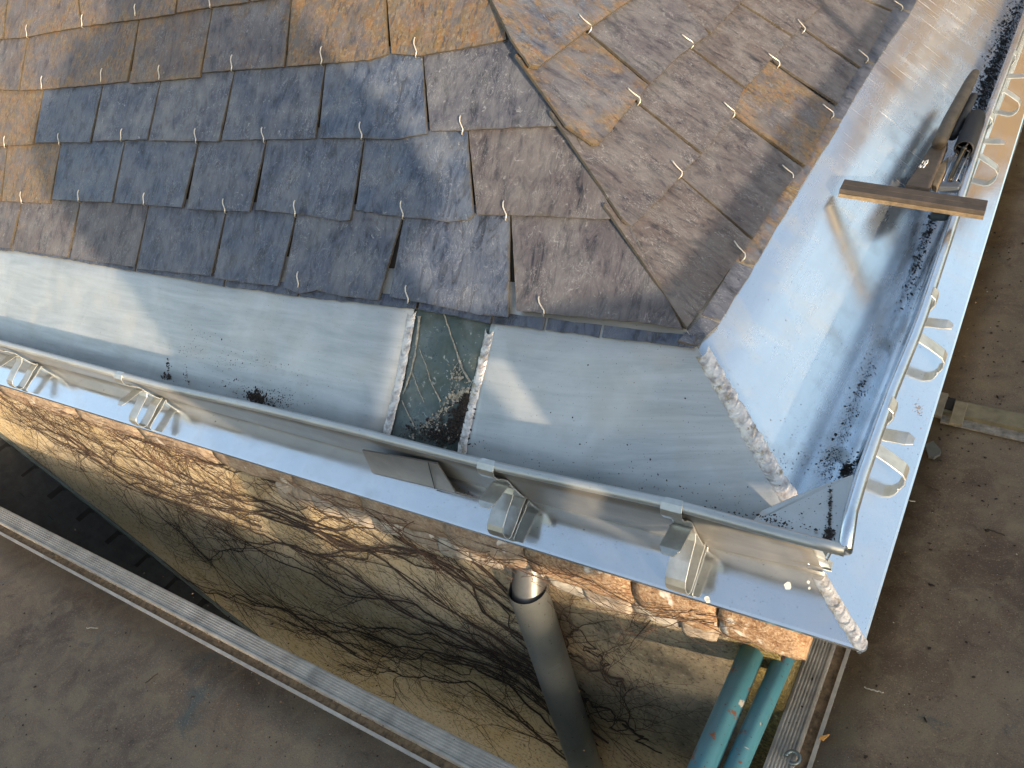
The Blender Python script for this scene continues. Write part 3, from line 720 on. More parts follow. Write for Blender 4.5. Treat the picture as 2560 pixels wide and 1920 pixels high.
# ------------------------------------------------------------------ cornice stones and wall
YS = .075
ED = interp_on([fL(0, 960), FC], 0, -1.0)
zt0 = ED[2]-.012
cor = empty('stone_cornice', 'rough brown stone cornice under the bright flashing', 'cornice', (-.5, .1, -.2))
def rock(name, x0, x1, y0, y1, z0, z1, amp, pale, seed, nx=10):
    bm = bmesh.new(); bmesh.ops.create_cube(bm, size=1)
    bmesh.ops.subdivide_edges(bm, edges=bm.edges, cuts=6, use_grid_fill=True)
    for v in bm.verts:
        c = v.co.copy(); rr = Vector((abs(c.x*2)**4, abs(c.y*2)**4, abs(c.z*2)**4)); k = 1/(1+.03*max(0, rr.x+rr.y+rr.z-1))
        p = Vector((lerp(x0, x1, c.x*k+.5), lerp(y0, y1, c.y*k+.5), lerp(z0, z1, c.z*k+.5)))
        p += noise.noise_vector(p*22+Vector((seed, 0, 0)))*amp+noise.noise_vector(p*70+Vector((seed, 3, 0)))*amp*.4
        v.co = p
    me = bpy.data.meshes.new(name); bm.to_mesh(me); bm.free(); me.materials.append(M_STONE); me.polygons.foreach_set('use_smooth', [True]*len(me.polygons))
    o = bpy.data.objects.new(name, me); C.objects.link(o); o.parent = cor; o.matrix_parent_inverse = Matrix.Translation(cor.location).inverted(); o['pale'] = float(pale); return o
rnd = random.Random(4)
xs = [-.095, -.235, -.385, -.60, -.78, -1.02, -1.22, -1.5, -1.8, -2.1, -2.5, -2.9, -3.4]
for i in range(len(xs)-1):
    rock('stone', xs[i+1]+.001, xs[i]-.001, YS+rnd.uniform(-.004, .004)+(.012 if i > 3 else 0), .4, zt0-.078, zt0-.004, .005, 0 if i < 3 else .35, i)
x = -.25
i = 0
while x > -1.3:
    wd = rnd.uniform(.05, .10); rock('stone', x-wd, x, YS+.014+rnd.uniform(-.005, .005), .3, zt0-.126, zt0-.074, .005, rnd.uniform(.55, 1), 30+i); x -= wd*1.0; i += 1
# wall
wallt = empty('rendered_wall', 'ochre roughcast house wall with soot stain, overgrown by bare vine', 'wall', (-.28, YW, -2))
xc = -.152
n1 = 90; n2 = 40; vs = []; fs = []
for i in range(n1+1):
    for j in range(n2+1):
        x = lerp(xc, -5.5, (i/n1)**1.3); z = lerp(zt0-.05, -5.2, (j/n2)**2); p = Vector((x, YW, z))
        vs.append((x, YW+noise.noise(p*6)*.006+noise.noise(p*25)*.0025, z))
for i in range(n1):
    for j in range(n2): fs.append((i*(n2+1)+j, (i+1)*(n2+1)+j, (i+1)*(n2+1)+j+1, i*(n2+1)+j+1))
mesh('front_face', vs, fs, M_WALL, wallt, True)
M_MOSSW = simple('mossy render', (.20, .15, .035), .95, 0, 30, .55, .8, 120)
mb = MB(); mb.box((xc-.022, YW+.008, -5.2), (.02, 0, 0), (0, 5, 0), (0, 0, 5.2+zt0-.06)); mb.build('side_face', M_WALL, wallt)

# lower slate roof abutting the wall
A_ = ony(0, 1085, YW); B_ = ony(590, 1550, YW); dv = (B_-A_)/np.linalg.norm(B_-A_); nv = np.cross(dv, (0, -1, 0)); nv = nv if nv[2] > 0 else -nv
low = empty('lower_roof', 'shade-darkened slate roof of the lean-to below, half hidden by the scaffold platform', 'roof', tuple(A_))
O_ = A_-dv*1.2
mb = MB(); mb.prism([O_, O_+dv*3.2, O_+dv*3.2+np.array((0, -1.6, 0)), O_+np.array((0, -1.6, 0))], -nv*.02); mb.build('roof_deck', M_DARK, low)
mb = MB(); mb.box(O_+nv*.004, dv*3.2, (0, -.009, 0), nv*.012); mb.box(O_+np.array((0, -.004, 0)), dv*3.2, (0, .004, 0), nv*.02); mb.build('abutment_strip', M_LZ, low)
sz = .125
for r_ in range(6):
    for c_ in range(17):
        c0 = O_+dv*(c_*sz*1.02+(sz/2 if r_ % 2 else 0)+.3)+np.array((0, -.05-r_*sz*.62, 0))+nv*(.004+.002*(r_ % 2)+random.uniform(0, .001))
        h_ = sz/2
        pl = [(h_, .45*h_), (.45*h_, h_), (-.45*h_, h_), (-h_, .45*h_), (-h_, -.45*h_), (-.45*h_, -h_), (.45*h_, -h_), (h_, -.45*h_)]
        mb = MB(); mb.prism([c0+dv*a*.98+np.array((0, -1, 0))*b*.98+nv*(.006*a/h_*-1) for a, b in pl], -nv*.004); mb.build('slate', M_LSL, low)

# downpipe
dpA = ony(1318, 1470, YW-.052)
dp = empty('downpipe', 'grey zinc downpipe dropping down the wall from below the cornice', 'downpipe', (dpA[0], dpA[1], -3))
rr_ = .0375
mb = MB(); mb.tube([dpA+np.array((0, 0, .0)), dpA-np.array((0, 0, .012)), dpA-np.array((0, 0, 2.6))], rr_, 32, False); mb.build('pipe', M_DP, dp, True)
mb = MB(); mb.tube([dpA+np.array((-.016, .075, .13)), dpA+np.array((-.010, .052, .045)), dpA+np.array((0, 0, -.03))], rr_*.955, 32, False); mb.build('upper_pipe', simple('spigot', (.14, .135, .13), .4, .6, 30, .2), dp, True)

# blue scaffold tubes
for (a, b, z, r, lab) in (((1884, 1621), (1756, 1920), -.275, .0208, 'thicker blue painted scaffold tube with pale paint loss, nearer the wall'), ((1957, 1652), (1839, 1920), -.285, .0168, 'thinner blue painted scaffold tube with rust spots, nearer the ribbed plank')):
    p, q = onz(*a, z), onz(*b, z); d = (q-p)/np.linalg.norm(q-p)
    mb = MB(); mb.tube([p-d*.12, q+d*.5], r, 28); o = mb.build('scaffold_tube', M_BLUE, None, True); tag(o, lab, 'tube', 'blue scaffold tubes')

# ------------------------------------------------------------------ scaffold platforms
def platform(label, inner, perp, L0, L1, width):
    """inner: two 3D points on the inner top edge; perp: outward unit vector"""
    a, b = inner; d = (b-a)/np.linalg.norm(b-a); a = a-d*L0; b = b+d*L1; perp = perp-d*np.dot(perp, d); perp /= np.linalg.norm(perp)
    t = empty('scaffold_platform', label, 'platform', tuple(a), 'scaffold platforms')
    Z = np.array((0, 0, 1.)); prof = []
    x = 0; prof = [(0, -.06), (0, -.001), (.002, .0)]
    for k in range(6): s = .004+k*.0058; prof += [(s, .0), (s+.0012, .0022), (s+.003, .0022), (s+.0042, .0)]
    prof += [(.0395, 0), (.0405, .004), (.0445, .004), (.0455, -.008), (.0455, -.06)]
    rows = [[p+perp*u+Z*v for u, v in prof] for p in (a, b)]
    vs, fs = strip(rows); o = mesh('ribbed_edge', vs, fs, M_ALU, t); fixnormals(o)
    mb = MB(); mb.box(a+perp*.064-Z*.02, b-a, perp*.007, Z*.019); mb.build('edge_rail', M_ALU, t)
    mb = MB(); n = 120
    rowd = []
    for i in range(n+1):
        p = lerp(a, b, i/n); rowd.append([p+perp*(.0455+.0185*j/4)+Z*(-.0065+.003*noise.noise(Vector((i*.9, j*1.7, 0)))) for j in range(5)])
    vs, fs = strip(rowd); mesh('dirt_in_groove', vs, fs, M_DIRT, t, True)
    rb = []
    nn_ = 60
    for i in range(nn_+1):
        p = lerp(a, b, i/nn_); rb.append([p+perp*(.071+(width-.071)*j/12)+Z*(-.004+.0012*noise.noise(Vector((i*.4, j*.9, 2)))) for j in range(13)])
    vs, fs = strip(rb); o = mesh('deck_board', vs, fs, M_BOARD, t, True)
    m = o.modifiers.new('solid', 'SOLIDIFY'); m.thickness = .012; m.offset = -1
    return t
pLa, pLb = onz(0, 1265, ZS), onz(1300, 1920, ZS)
rgt = onz(1892, 1920, ZS), onz(2038, 1600, ZS)
_xm = (rgt[0][0]+rgt[1][0])/2; rgt = np.array((_xm, rgt[0][1], ZS)), np.array((_xm, rgt[1][1], ZS))
XI = (rgt[0][0]+rgt[1][0])/2
# both runs share one level; the left run ends where the right one begins
dL = (pLb-pLa)/np.linalg.norm(pLb-pLa)
extR = (XI-.004-pLb[0])/dL[0]
platform('scaffold platform with ribbed edge under the left wall', (pLa, pLb), np.array((0, -1., 0)), 1.0, extR, 1.1)
platform('scaffold platform with ribbed edge at the right of the corner', (rgt[0]-(rgt[1]-rgt[0])/np.linalg.norm(rgt[1]-rgt[0])*0, rgt[1]), np.array((1., 0, 0)), 1.2, 4.5, 1.0)
def PZ(x, y, z=0): return onz(x, y, ZS+z)
def crumbz(name, label, spots, mat, seed):
    return crumbs(name, label, [((lambda x, y: PZ(x, y, -.002)), *s) for s in spots], mat, seed)
crumbz('sawdust_litter', 'sawdust and grit strewn along the platform edges', [(650, 1640, 1500, 26, .465, 1800, .0017), (2450, 500, 100, 500, .2, 700, .0022), (2000, 1800, 60, 240, .4, 120, .0014), (2350, 1400, 360, 900, 0, 700, .0014), (500, 1750, 900, 400, 0, 900, .0014)], M_WOOD if False else M_DIRT, 21)
crumbz('black_grit', 'black grit lodged by the right ribbed edge', [(1995, 1790, 8, 300, .38, 120, .0035), (600, 1580, 1300, 8, .47, 60, .003), (2450, 700, 160, 700, .1, 260, .0035), (2350, 1400, 360, 900, 0, 300, .0022), (500, 1750, 900, 400, 0, 260, .0026)], M_MOSS, 22)
crumbz('pale_grit', 'pale grit specks on the dark platform boards', [(2350, 1500, 360, 800, 0, 130, .0012), (500, 1750, 900, 400, 0, 110, .0012), (2500, 700, 120, 500, 0, 60, .0016)], M_DRIP, 23)
# cross rail with clips
t = empty('scaffold_cross_rail', 'pale metal cross rail with two hook plates on the right platform', 'rail', tuple(PZ(2450, 1030)))
a, b = PZ(2360, 1005, .004), PZ(2640, 1062, .004); a2, b2 = PZ(2355, 1038, .004), PZ(2640, 1100, .004)
mb = MB(); mb.prism([a, b, b2, a2], (0, 0, .012)); mb.build('rail', simple('pale rail', (.17, .15, .095), .7, .1, 30, .3, .3), t)
mb = MB(); mb.prism([PZ(2355, 1040, .0), PZ(2640, 1103, .0), PZ(2640, 1124, .0), PZ(2350, 1058, .0)], (0, 0, .005)); mb.build('lower_lip', simple('grey lip', (.20, .19, .17), .8, 0, 60, .5, .6), t)
mb = MB(); mb.prism([PZ(2388, 1008, .018), PZ(2420, 1012, .018), PZ(2405, 1066, .018), PZ(2371, 1062, .018)], (0, 0, .006)); bevel(mb.build('hook_plate', simple('plate', (.21, .18, .12), .6, .3, 30, .3), t))
mb = MB(); mb.prism([PZ(2345, 985, .014), PZ(2371, 990, .014), PZ(2352, 1048, .014), PZ(2326, 1040, .014)], (0, 0, .008)); bevel(mb.build('hook_plate', simple('plate', (.20, .18, .14), .6, .3, 30, .3), t))
mb = MB(); mb.prism([PZ(2369, 1008, .001), PZ(2388, 1012, .001), PZ(2378, 1040, .001), PZ(2360, 1034, .001)], (0, 0, .0185)); mb.build('slot', M_DARK, t)
# loose things on the platform
mb = MB(); mb.prism([PZ(2311, 1118), PZ(2332, 1108), PZ(2352, 1130), PZ(2351, 1140), PZ(2334, 1150), PZ(2320, 1146)], (0, 0, .008)); o = bevel(mb.build('slate_fragment', simple('slate chip', (.075, .08, .075), .7, 0, 40, .2, .3))); tag(o, 'broken grey slate piece lying beside the right flashing', 'slate piece')
mb = MB(); mb.prism([PZ(2052, 1843), PZ(2074, 1838), PZ(2066, 1846), PZ(2058, 1853), PZ(2048, 1848)], (0, 0, .004)); o = mb.build('wood_chip', M_WOOD); tag(o, 'small orange wood chip on the right platform', 'wood chip')
c0 = PZ(1982, 1894, .01); mb = MB()
mb.tube([c0+np.array((.011*math.cos(k*.3), .011*math.sin(k*.3), 0)) for k in range(-6, 12)], .0035, 8); o = mb.build('metal_ring', simple('ring metal', (.18, .22, .23), .4, .7), None, True); tag(o, 'small open metal ring beside the right ribbed edge', 'ring')
for i, (x, y, c_) in enumerate(((2268, 1250, 0), (2330, 1220, 1), (2185, 1725, 2), (2490, 1330, 3), (230, 1570, 4), (380, 1695, 5))):
    c0 = PZ(x, y, .002); mb = MB(); n = 9
    th = random.random()*3
    mb.tube([c0+np.array((math.cos(th)*(k-4)*.004+random.uniform(-.0015, .0015), math.sin(th)*(k-4)*.004+random.uniform(-.0015, .0015), 0)) for k in range(n)], .0014, 5)
    o = mb.build('dead_twig', M_VINE if i % 2 else M_DRIP); 
    tag(o, ('pale curled scrap by the right flashing edge', 'short twig below the slate fragment', 'grey splinter in the middle of the right platform', 'dark twig at the far right platform', 'dark twig on the left platform, upper one', 'dark twig on the left platform, lower one')[i], 'twig')

# ------------------------------------------------------------------ climbing vine on the wall
vine = empty('climbing_vine', 'leafless climbing vine fanning across the ochre wall from behind the downpipe', 'vine', tuple(ony(1400, 1900, YW)))
def W(x, y, off=.004):
    return ony(x, y, YW-off)
rv = random.Random(11)
mains = [[(1480, 1830), (1330, 1690), (1180, 1590), (1040, 1540), (880, 1440), (700, 1350), (500, 1290), (330, 1210), (150, 1130)],
         [(1480, 1760), (1330, 1650), (1200, 1580), (1100, 1500), (960, 1400), (820, 1340), (640, 1290), (430, 1240), (250, 1140), (60, 1060)],
         [(1440, 1780), (1300, 1680), (1150, 1600), (1010, 1530), (900, 1500), (700, 1400), (560, 1330), (420, 1270)],
         [(1500, 1900), (1360, 1760), (1250, 1680), (1120, 1620), (960, 1600), (800, 1540), (620, 1500), (480, 1450)],
         [(1440, 1860), (1280, 1720), (1150, 1660), (960, 1640), (820, 1600), (700, 1560)],
         [(1460, 1720), (1340, 1620), (1220, 1530), (1130, 1420), (1000, 1330), (880, 1270), (700, 1200), (500, 1130), (300, 1060), (80, 990)],
         [(1400, 1660), (1290, 1560), (1180, 1450), (1060, 1380), (900, 1330), (720, 1290), (520, 1220), (360, 1160), (180, 1080)],
         [(1380, 1600), (1280, 1480), (1200, 1400), (1080, 1360), (940, 1290), (800, 1230), (620, 1170), (420, 1100), (200, 1020), (0, 950)],
         [(1560, 1720), (1470, 1640), (1410, 1560), (1340, 1490)],
         [(1290, 1440), (1160, 1380), (1000, 1320), (850, 1300), (650, 1260), (450, 1190), (260, 1110), (60, 1030)],
         [(1180, 1380), (1040, 1300), (900, 1240), (760, 1200), (560, 1120), (360, 1050), (160, 990)],
         [(1440, 1900), (1300, 1800), (1180, 1720), (1000, 1690), (860, 1660)],
         [(900, 1640), (760, 1560), (640, 1520), (500, 1470), (380, 1400), (260, 1340)],
         [(1620, 1860), (1520, 1780), (1440, 1740), (1380, 1700)],
         [(1760, 1560), (1660, 1520), (1540, 1480), (1400, 1440), (1300, 1410)],
         [(1100, 1400), (980, 1380), (780, 1380), (640, 1360), (540, 1400), (450, 1330), (320, 1260)],
         [(1500, 1850), (1380, 1720), (1230, 1640), (1110, 1590), (980, 1570), (860, 1590), (740, 1580)],
         [(760, 1230), (600, 1160), (420, 1120), (240, 1060), (100, 1000), (-60, 940)],
         [(900, 1370), (700, 1300), (500, 1240), (330, 1180), (160, 1100), (0, 1040)],
         [(640, 1300), (440, 1250), (300, 1190), (150, 1110), (0, 1020)]]
sidewall = []
def wiggle(P, amp, rnd, k=2.5):
    ph = rnd.random()*50; out = []
    for i, p in enumerate(P):
        out.append(p+np.array((noise.noise(Vector((ph, i*.25, 0)))*amp*k+noise.noise(Vector((ph, i*.9, 7)))*amp, 0, noise.noise(Vector((ph+9, i*.25, 0)))*amp*k+noise.noise(Vector((ph+9, i*.9, 3)))*amp)))
    return out
tops = zt0-.06
paths = []
for mi, mm in enumerate(mains):
    for rep in range(2):
        P = poly_at([W(x+rv.gauss(0, 16), y+rv.gauss(0, 10)) for x, y in mm], 44); P = wiggle(P, .012+.006*rep, rv)
        r0 = .0024 if rep == 0 else .0015
        mb = MB(); mb.tube(P, [r0*(1-.6*i/43)*(1+.15*rv.random()) for i in range(44)], 5); mb.build('stem', M_VINE, vine, True)
        paths.append((P, r0))
tw = MB(); tw2 = MB()
def grow(p, dirn, L, r, depth, mbx):
    n = max(4, int(L/.012)); P = [p]; d = np.array(dirn, float); ph = rv.random()*99
    for i in range(n):
        a = noise.noise(Vector((ph, i*.35, 0)))*.5+rv.gauss(0, .13)
        c_, s_ = math.cos(a*.6), math.sin(a*.6); d = np.array((d[0]*c_-d[2]*s_, 0, d[0]*s_+d[2]*c_)); d /= np.linalg.norm(d)
        P.append(P[-1]+d*L/n+np.array((0, rv.uniform(-.0012, .001), 0)))
        if depth > 0 and rv.random() < .22:
            s = rv.choice((-1, 1))*rv.uniform(.35, 1.0); c2, s2 = math.cos(s), math.sin(s)
            grow(P[-1], (d[0]*c2-d[2]*s2, 0, d[0]*s2+d[2]*c2), L*rv.uniform(.25, .6), r*.65, depth-1, mbx)
    P = [q if q[2] < zt0-.02 else np.array((q[0], q[1], zt0-.02)) for q in P]
    if all(q[0] < xc for q in P): mbx.tube(P, [r*(1-.55*i/len(P)) for i in range(len(P))], 4 if depth else 3, False)
for P, r0 in paths:
    for k in range(10):
        i = rv.randrange(2, 40); p = P[i]; d = P[i+1]-P[i]; d /= np.linalg.norm(d)
        s = rv.choice((-1, 1))*rv.uniform(.15, .8); c2, s2 = math.cos(s), math.sin(s)
        grow(p, (d[0]*c2-d[2]*s2, 0, d[0]*s2+d[2]*c2), rv.uniform(.08, .38), r0*rv.uniform(.28, .55), 2, tw if rv.random() < .96 else tw2)
# twigs hanging over the stone course
for k in range(130):
    x = rv.uniform(-2.6, -.12); p = np.array((x, YS-.004-rv.random()*.006, zt0-.02-rv.random()*.06))
    grow(p, (rv.choice((-1, 1))*1., 0, rv.uniform(-.7, .3)), rv.uniform(.06, .22), rv.uniform(.0006, .0013), 1, tw2 if rv.random() < .6 else tw)
o = tw.build('twigs', M_VINE, vine, False, False); o['kind'] = 'stuff'
o = tw2.build('young_twigs', M_VINE2, vine, False, False); o['kind'] = 'stuff'

# ------------------------------------------------------------------ seaming pliers lying across the right gutter
tl = empty('seaming_pliers', 'brown long-jawed seaming pliers lying across the right gutter', 'pliers', tuple(gR(2290, 480)))
A0 = gR(2097, 470, .028); A1 = onz(2474, 530, .118); d = (A1-A0); L = np.linalg.norm(d); d /= L
up_ = np.cross(d, (0, 1, 0)); up_ = up_ if up_[2] > 0 else -up_; up_ /= np.linalg.norm(up_); sdv = np.cross(up_, d); sdv = sdv if sdv[1] > 0 else -sdv
def along(px, py): return onp(px, py, A0+up_*.0, up_)
a, b = along(2099, 472), along(2464, 528)
d = (b-a); L = np.linalg.norm(d); d /= L; sdv = np.cross(up_, d); sdv = sdv if sdv[1] > 0 else -sdv
wB = .046
mb = MB(); mb.box(a-up_*.010, d*L, sdv*wB*.46, up_*.010); o = bevel(mb.build('jaw', M_TOOL, tl), .0012)
mb = MB(); mb.box(a-up_*.012+sdv*(wB*.46+.0012), d*L, sdv*wB*.5, up_*.0115); o = bevel(mb.build('jaw', M_TOOL, tl), .0015)
mb = MB(); mb.box(a-up_*.019-sdv*.001, d*L, sdv*.012, up_*.0088); bevel(mb.build('jaw_lip', M_TOOLE, tl), .0008)
def TP(px, py, z): return onz(px, py, z)
za = a[2]*.5+b[2]*.5
mb = MB(); mb.prism([TP(2262, 462, .118), TP(2332, 356, .105), TP(2366, 342, .10), TP(2370, 356, .10), TP(2348, 408, .106), TP(2322, 470, .114)], (0, 0, -.022)); bevel(mb.build('neck', M_TOOL, tl), .003, 2)
mb = MB(); mb.prism([TP(2330, 462, .100), TP(2345, 415, .094), TP(2372, 390, .09), TP(2364, 425, .094), TP(2342, 468, .1)], (0, 0, -.014)); bevel(mb.build('neck', M_TOOLE, tl), .002)
def handle(pts, rad, mat, nm='handle'):
    P = poly_at([TP(*p) for p in pts], 22); n = len(rad); rr = np.interp(np.linspace(0, n-1, 22), range(n), rad)
    mb = MB(); mb.tube(P, rr, 14, flat=.95); return mb.build(nm, mat, tl, True)
M_HND = simple('worn brown grip', (.11, .086, .058), .55, .15, 40, .35, .2)
handle([(2348, 358, .122), (2375, 300, .118), (2404, 245, .112), (2430, 196, .108), (2438, 182, .106)], [.0150, .0152, .0150, .0148, .0146, .0142, .0138, .0130, .010], M_HND)
handle([(2380, 340, .09), (2400, 300, .087), (2426, 255, .082), (2434, 240, .08)], [.012, .012, .012, .011, .009], M_BLK)
# white marker scribble on the neck
mb = MB()
for pts in ([(2297, 418), (2302, 412), (2300, 420), (2305, 415)], [(2305, 408), (2309, 402), (2313, 405), (2309, 412), (2313, 414), (2308, 419)], [(2315, 403), (2320, 400), (2318, 408), (2313, 411)]):
    mb.tube([TP(x, y, .1125) for x, y in pts], .0011, 5)
mb.build('marker_writing', M_WHITE, tl, False)
# second tool with black grip
t2 = empty('black_grip_tool', 'black-gripped hand tool with twin steel rods lying beside the gutter bead', 'hand tool', tuple(onz(2400, 400, .02)))
ga, gb = onz(2409, 374, .098), onz(2443, 288, .092)
gd = (gb-ga)/np.linalg.norm(gb-ga)
mb = MB(); k = [ga, ga+gd*.004, lerp(ga, gb, .3), lerp(ga, gb, .7), gb-gd*.012, gb-gd*.004, gb]
# hollow end: tube wall ring
mb.tube(k, [.0190, .0205, .0207, .0205, .0195, .0165, .009], 28, False); o = mb.build('grip', M_BLK, t2, True); m = o.modifiers.new('s', 'SOLIDIFY'); m.thickness = .003; m.offset = -1
mb = MB(); u = np.cross(gd, (0, 0, 1)); u /= np.linalg.norm(u); v = np.cross(gd, u)
for k_ in range(4):
    an = k_*math.pi/2+.5; q = math.cos(an)*u+math.sin(an)*v; mb.tube([ga+gd*.004, ga+gd*.004+q*.016], .0020, 6)
mb.tube([ga-gd*.002, ga+gd*.02], .006, 12); mb.build('grip_spokes', M_BLK, t2, True)
for off in (-.013, -.0045, .0045, .013):
    p = ga+u*off+gd*.0; q = onz(2374, 452, .088)+u*off*.95; mb = MB(); mb.tube([p, q], .0013 if abs(off) > .01 else .0017, 8); mb.build('steel_rod', M_STL if abs(off) > .01 else M_BLK, t2, True)
mb = MB(); q = onz(2376, 450, .082); mb.tube([ga-gd*.003, q], .0045, 6); mb.build('centre_bar', M_TOOLE, t2, True)
q = onz(2375, 462, .084); mb = MB(); mb.box(q-u*.02-v*.006, u*.04, -gd*.022, v*.014); bevel(mb.build('grey_block', simple('grey block', (.14, .15, .16), .4, .6), t2), .002)
q = onz(2348, 540, .03); mb = MB(); mb.box(q-u*.018-v*.008-gd*.012, u*.036, gd*.05, v*.016); bevel(mb.build('rounded_foot', simple('dark foot', (.05, .06, .06), .5), t2), .007, 4)

# ------------------------------------------------------------------ surroundings outside the frame: guard rails, photographer, added shade casters and reflected house
def rail(a, b, label, r=.024):
    mb = MB(); mb.tube([a, b], r, 16); o = mb.build('guard_rail', M_ALU, None, True); tag(o, label, 'rail', 'scaffold guard rails'); return o
rail((.80, -1.1, .418), (.80, 3.4, .418), 'scaffold guard rail along the right platform', .031)
def sunhit(P, x0):
    t = (x0-P[0])/(-SDIR[0]); return P-SDIR*t
for pa, pb, lab in ((gR(2060, 23), gR(2268, 232), 'diagonal scaffold brace leaning left beyond the right platform'), (gR(2352, 175), gR(2250, 309), 'diagonal scaffold brace leaning right beyond the right platform')):
    h1, h2 = sunhit(pa, .86), sunhit(pb, .86); d_ = (h2-h1)/np.linalg.norm(h2-h1)
    if d_[2] > 0: d_ = -d_
    rail(h1-d_*.5, h1+d_*1.1, lab, .02)
E_ = np.array((-SUN_AZ[1], SUN_AZ[0], 0)); Az = np.array((SUN_AZ[0], SUN_AZ[1], 0))
def UZ(u, t, z): p = E_*(-1 if False else 1)*u+Az*t; return np.array((p[0], p[1], z))
mb = MB(); mb.prism([UZ(-.10, -.62, .155), UZ(.06, -.62, .155), UZ(.165, -.62, .03), UZ(.171, -.62, .203), UZ(.188, -.62, .305), UZ(.30, -.62, .305), UZ(.30, -.62, .385), UZ(-.10, -.62, .362)], Az*.02)
o = mb.build('shade_board', M_BOARD); tag(o, 'unseen notched board added behind the camera to shape the gutter shade', 'board')  # added out of view; its notched outline shapes the shade on the left gutter
mb = MB(); rg = random.Random(5); tp = [UZ(-14+i*.16, -9, .93+.22*noise.noise(Vector((i*.35, 0, 1)))+.10*noise.noise(Vector((i*1.3, 4, 1)))) for i in range(250)]
mb.prism([UZ(-14, -9, -5.2)]+tp+[UZ(-14+249*.16, -9, -5.2)], Az*-.8); tag(mb.build('shade_hedge', simple('hedge green', (.05, .07, .025), .9, 0, 3, .4)), 'added unseen hedge of the neighbouring plot behind the camera', 'shade_hedge')  # added out of view; its ragged top keeps sun off the lower wall
nh = empty('reflected_house', 'unseen brown house added for the right zinc to reflect', 'house', (-2, 20, -5.2))  # added out of view so the far right zinc reflects brown
mb = MB(); mb.box((-14, 16, -5.2), (19.2, 0, 0), (0, 8, 0), (0, 0, 11.2)); mb.build('wall', simple('brown house render', (.15, .105, .06), .9, 0, .5, .45), nh)
mb = MB(); mb.prism([(-14.4, 15.6, 6.0), (-14.4, 24.4, 6.0), (-14.4, 20, 9.0)], (20, 0, 0)); mb.build('roof', simple('house tiles', (.12, .06, .035), .8, 0, 1, .3), nh)
for wx in (-11, -7, -3, 1):
    mb = MB(); mb.box((wx, 15.93, -1), (1.2, 0, 0), (0, .06, 0), (0, 0, 1.6)); mb.build('window', M_BLK, nh)
mb = MB(); mb.box((.83, -1.3, ZS-.02), (.03, 0, 0), (0, 5.5, 0), (0, 0, .21)); tag(mb.build('shade_toe_board', M_BOARD), 'unseen timber toe board added to shade the wall, along the outer edge of the right platform', 'board', 'added boards for wall shade')  # both boards are added out of view to cast shade on the wall
mb = MB(); mb.box((-4, -1.32, ZS-.02), (4.8, 0, 0), (0, .03, 0), (0, 0, .21)); tag(mb.build('shade_toe_board', M_BOARD), 'unseen timber toe board added to shade the wall, along the outer edge of the left platform', 'board', 'added boards for wall shade')

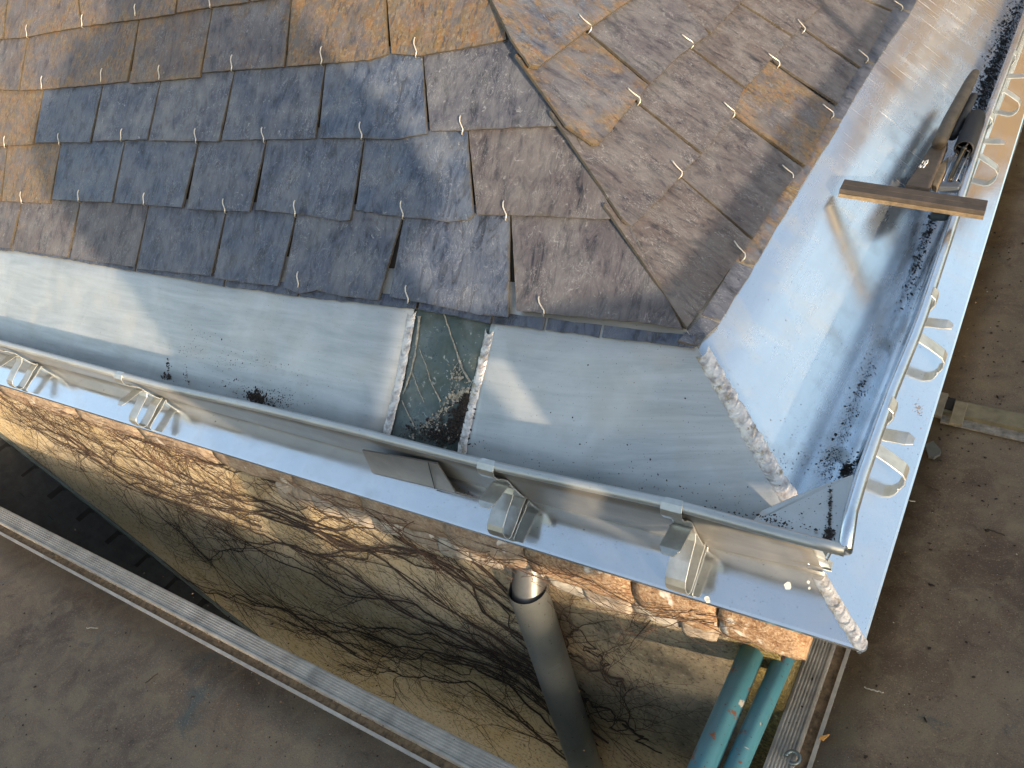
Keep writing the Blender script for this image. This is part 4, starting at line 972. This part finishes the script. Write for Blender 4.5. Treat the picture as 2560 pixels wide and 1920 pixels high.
# photographer behind the camera (skinned figure)
def person():
    t = empty('person', 'person in a dark work jacket standing on the platform, holding a phone', 'person', (0, 0, 0))
    u0, tt = .60, -.99
    def J(u, t_, z): return tuple(UZ(u, t_, z))
    f = ZS
    J_ = {'pel': (u0, tt, .46), 'sp': (u0, tt, .66), 'ch': (u0, tt+.02, .88), 'nk': (u0, tt+.03, 1.08), 'hd': (u0, tt+.05, 1.17), 'ht': (u0, tt+.05, 1.30),
          'sl': (u0+.20, tt, 1.00), 'el': (u0+.38, tt+.04, .78), 'wl': (u0+.08, tt+.20, .93), 'hl': (u0-.02, tt+.22, .97),
          'sr': (u0-.20, tt, 1.00), 'er': (u0-.41, tt+.04, .71), 'wr': (u0-.22, tt+.20, .92), 'hr': (u0-.17, tt+.22, .96),
          'pl': (u0+.10, tt, .42), 'kl': (u0+.14, tt+.03, .02), 'al': (u0+.15, tt, f+.08), 'fl': (u0+.16, tt+.15, f+.03),
          'pr': (u0-.10, tt, .42), 'kr': (u0-.14, tt+.03, .02), 'ar': (u0-.15, tt, f+.08), 'fr': (u0-.16, tt+.15, f+.03)}
    R = {'pel': .17, 'sp': .17, 'ch': .19, 'nk': .065, 'hd': .085, 'ht': .07, 'sl': .09, 'el': .06, 'wl': .04, 'hl': .035, 'sr': .09, 'er': .06, 'wr': .04, 'hr': .035,
         'pl': .11, 'kl': .075, 'al': .05, 'fl': .04, 'pr': .11, 'kr': .075, 'ar': .05, 'fr': .04}
    ks = list(J_); ed = [('pel', 'sp'), ('sp', 'ch'), ('ch', 'nk'), ('nk', 'hd'), ('hd', 'ht'), ('ch', 'sl'), ('sl', 'el'), ('el', 'wl'), ('wl', 'hl'), ('ch', 'sr'), ('sr', 'er'), ('er', 'wr'), ('wr', 'hr'),
                          ('pel', 'pl'), ('pl', 'kl'), ('kl', 'al'), ('al', 'fl'), ('pel', 'pr'), ('pr', 'kr'), ('kr', 'ar'), ('ar', 'fr')]
    me = bpy.data.meshes.new('body'); me.from_pydata([J(*J_[k]) for k in ks], [(ks.index(a), ks.index(b)) for a, b in ed], []); me.materials.append(M_CLOTH)
    o = bpy.data.objects.new('body', me); C.objects.link(o); o.parent = t
    m = o.modifiers.new('skin', 'SKIN'); o.modifiers.new('sub', 'SUBSURF').levels = 2; o.modifiers['sub'].render_levels = 2
    for i, k in enumerate(ks): me.skin_vertices[0].data[i].radius = (R[k], R[k]); me.skin_vertices[0].data[i].use_root = (i == 0)
person()
coat = [(1.08, .26, .62), (1.0, .245, .86), (.9, .225, 1.02), (.82, .2, 1.06), (.72, .165, 1.05), (.62, .148, .98), (.56, .20, .945), (.51, .27, .90), (.43, .25, .865), (.36, .25, .84), (.25, .21, .81), (.05, .2, .79)]
pp = bpy.data.objects['person']; rows = []
for z, ua, ub in coat:
    rows.append([UZ((ua+ub)/2+(ub-ua)/2*math.cos(a), -.97+.14*math.sin(a), z) for a in [k*2*math.pi/24 for k in range(25)]])
vs, fs = strip(rows); mesh('coat', vs, fs, M_CLOTH, pp, True)
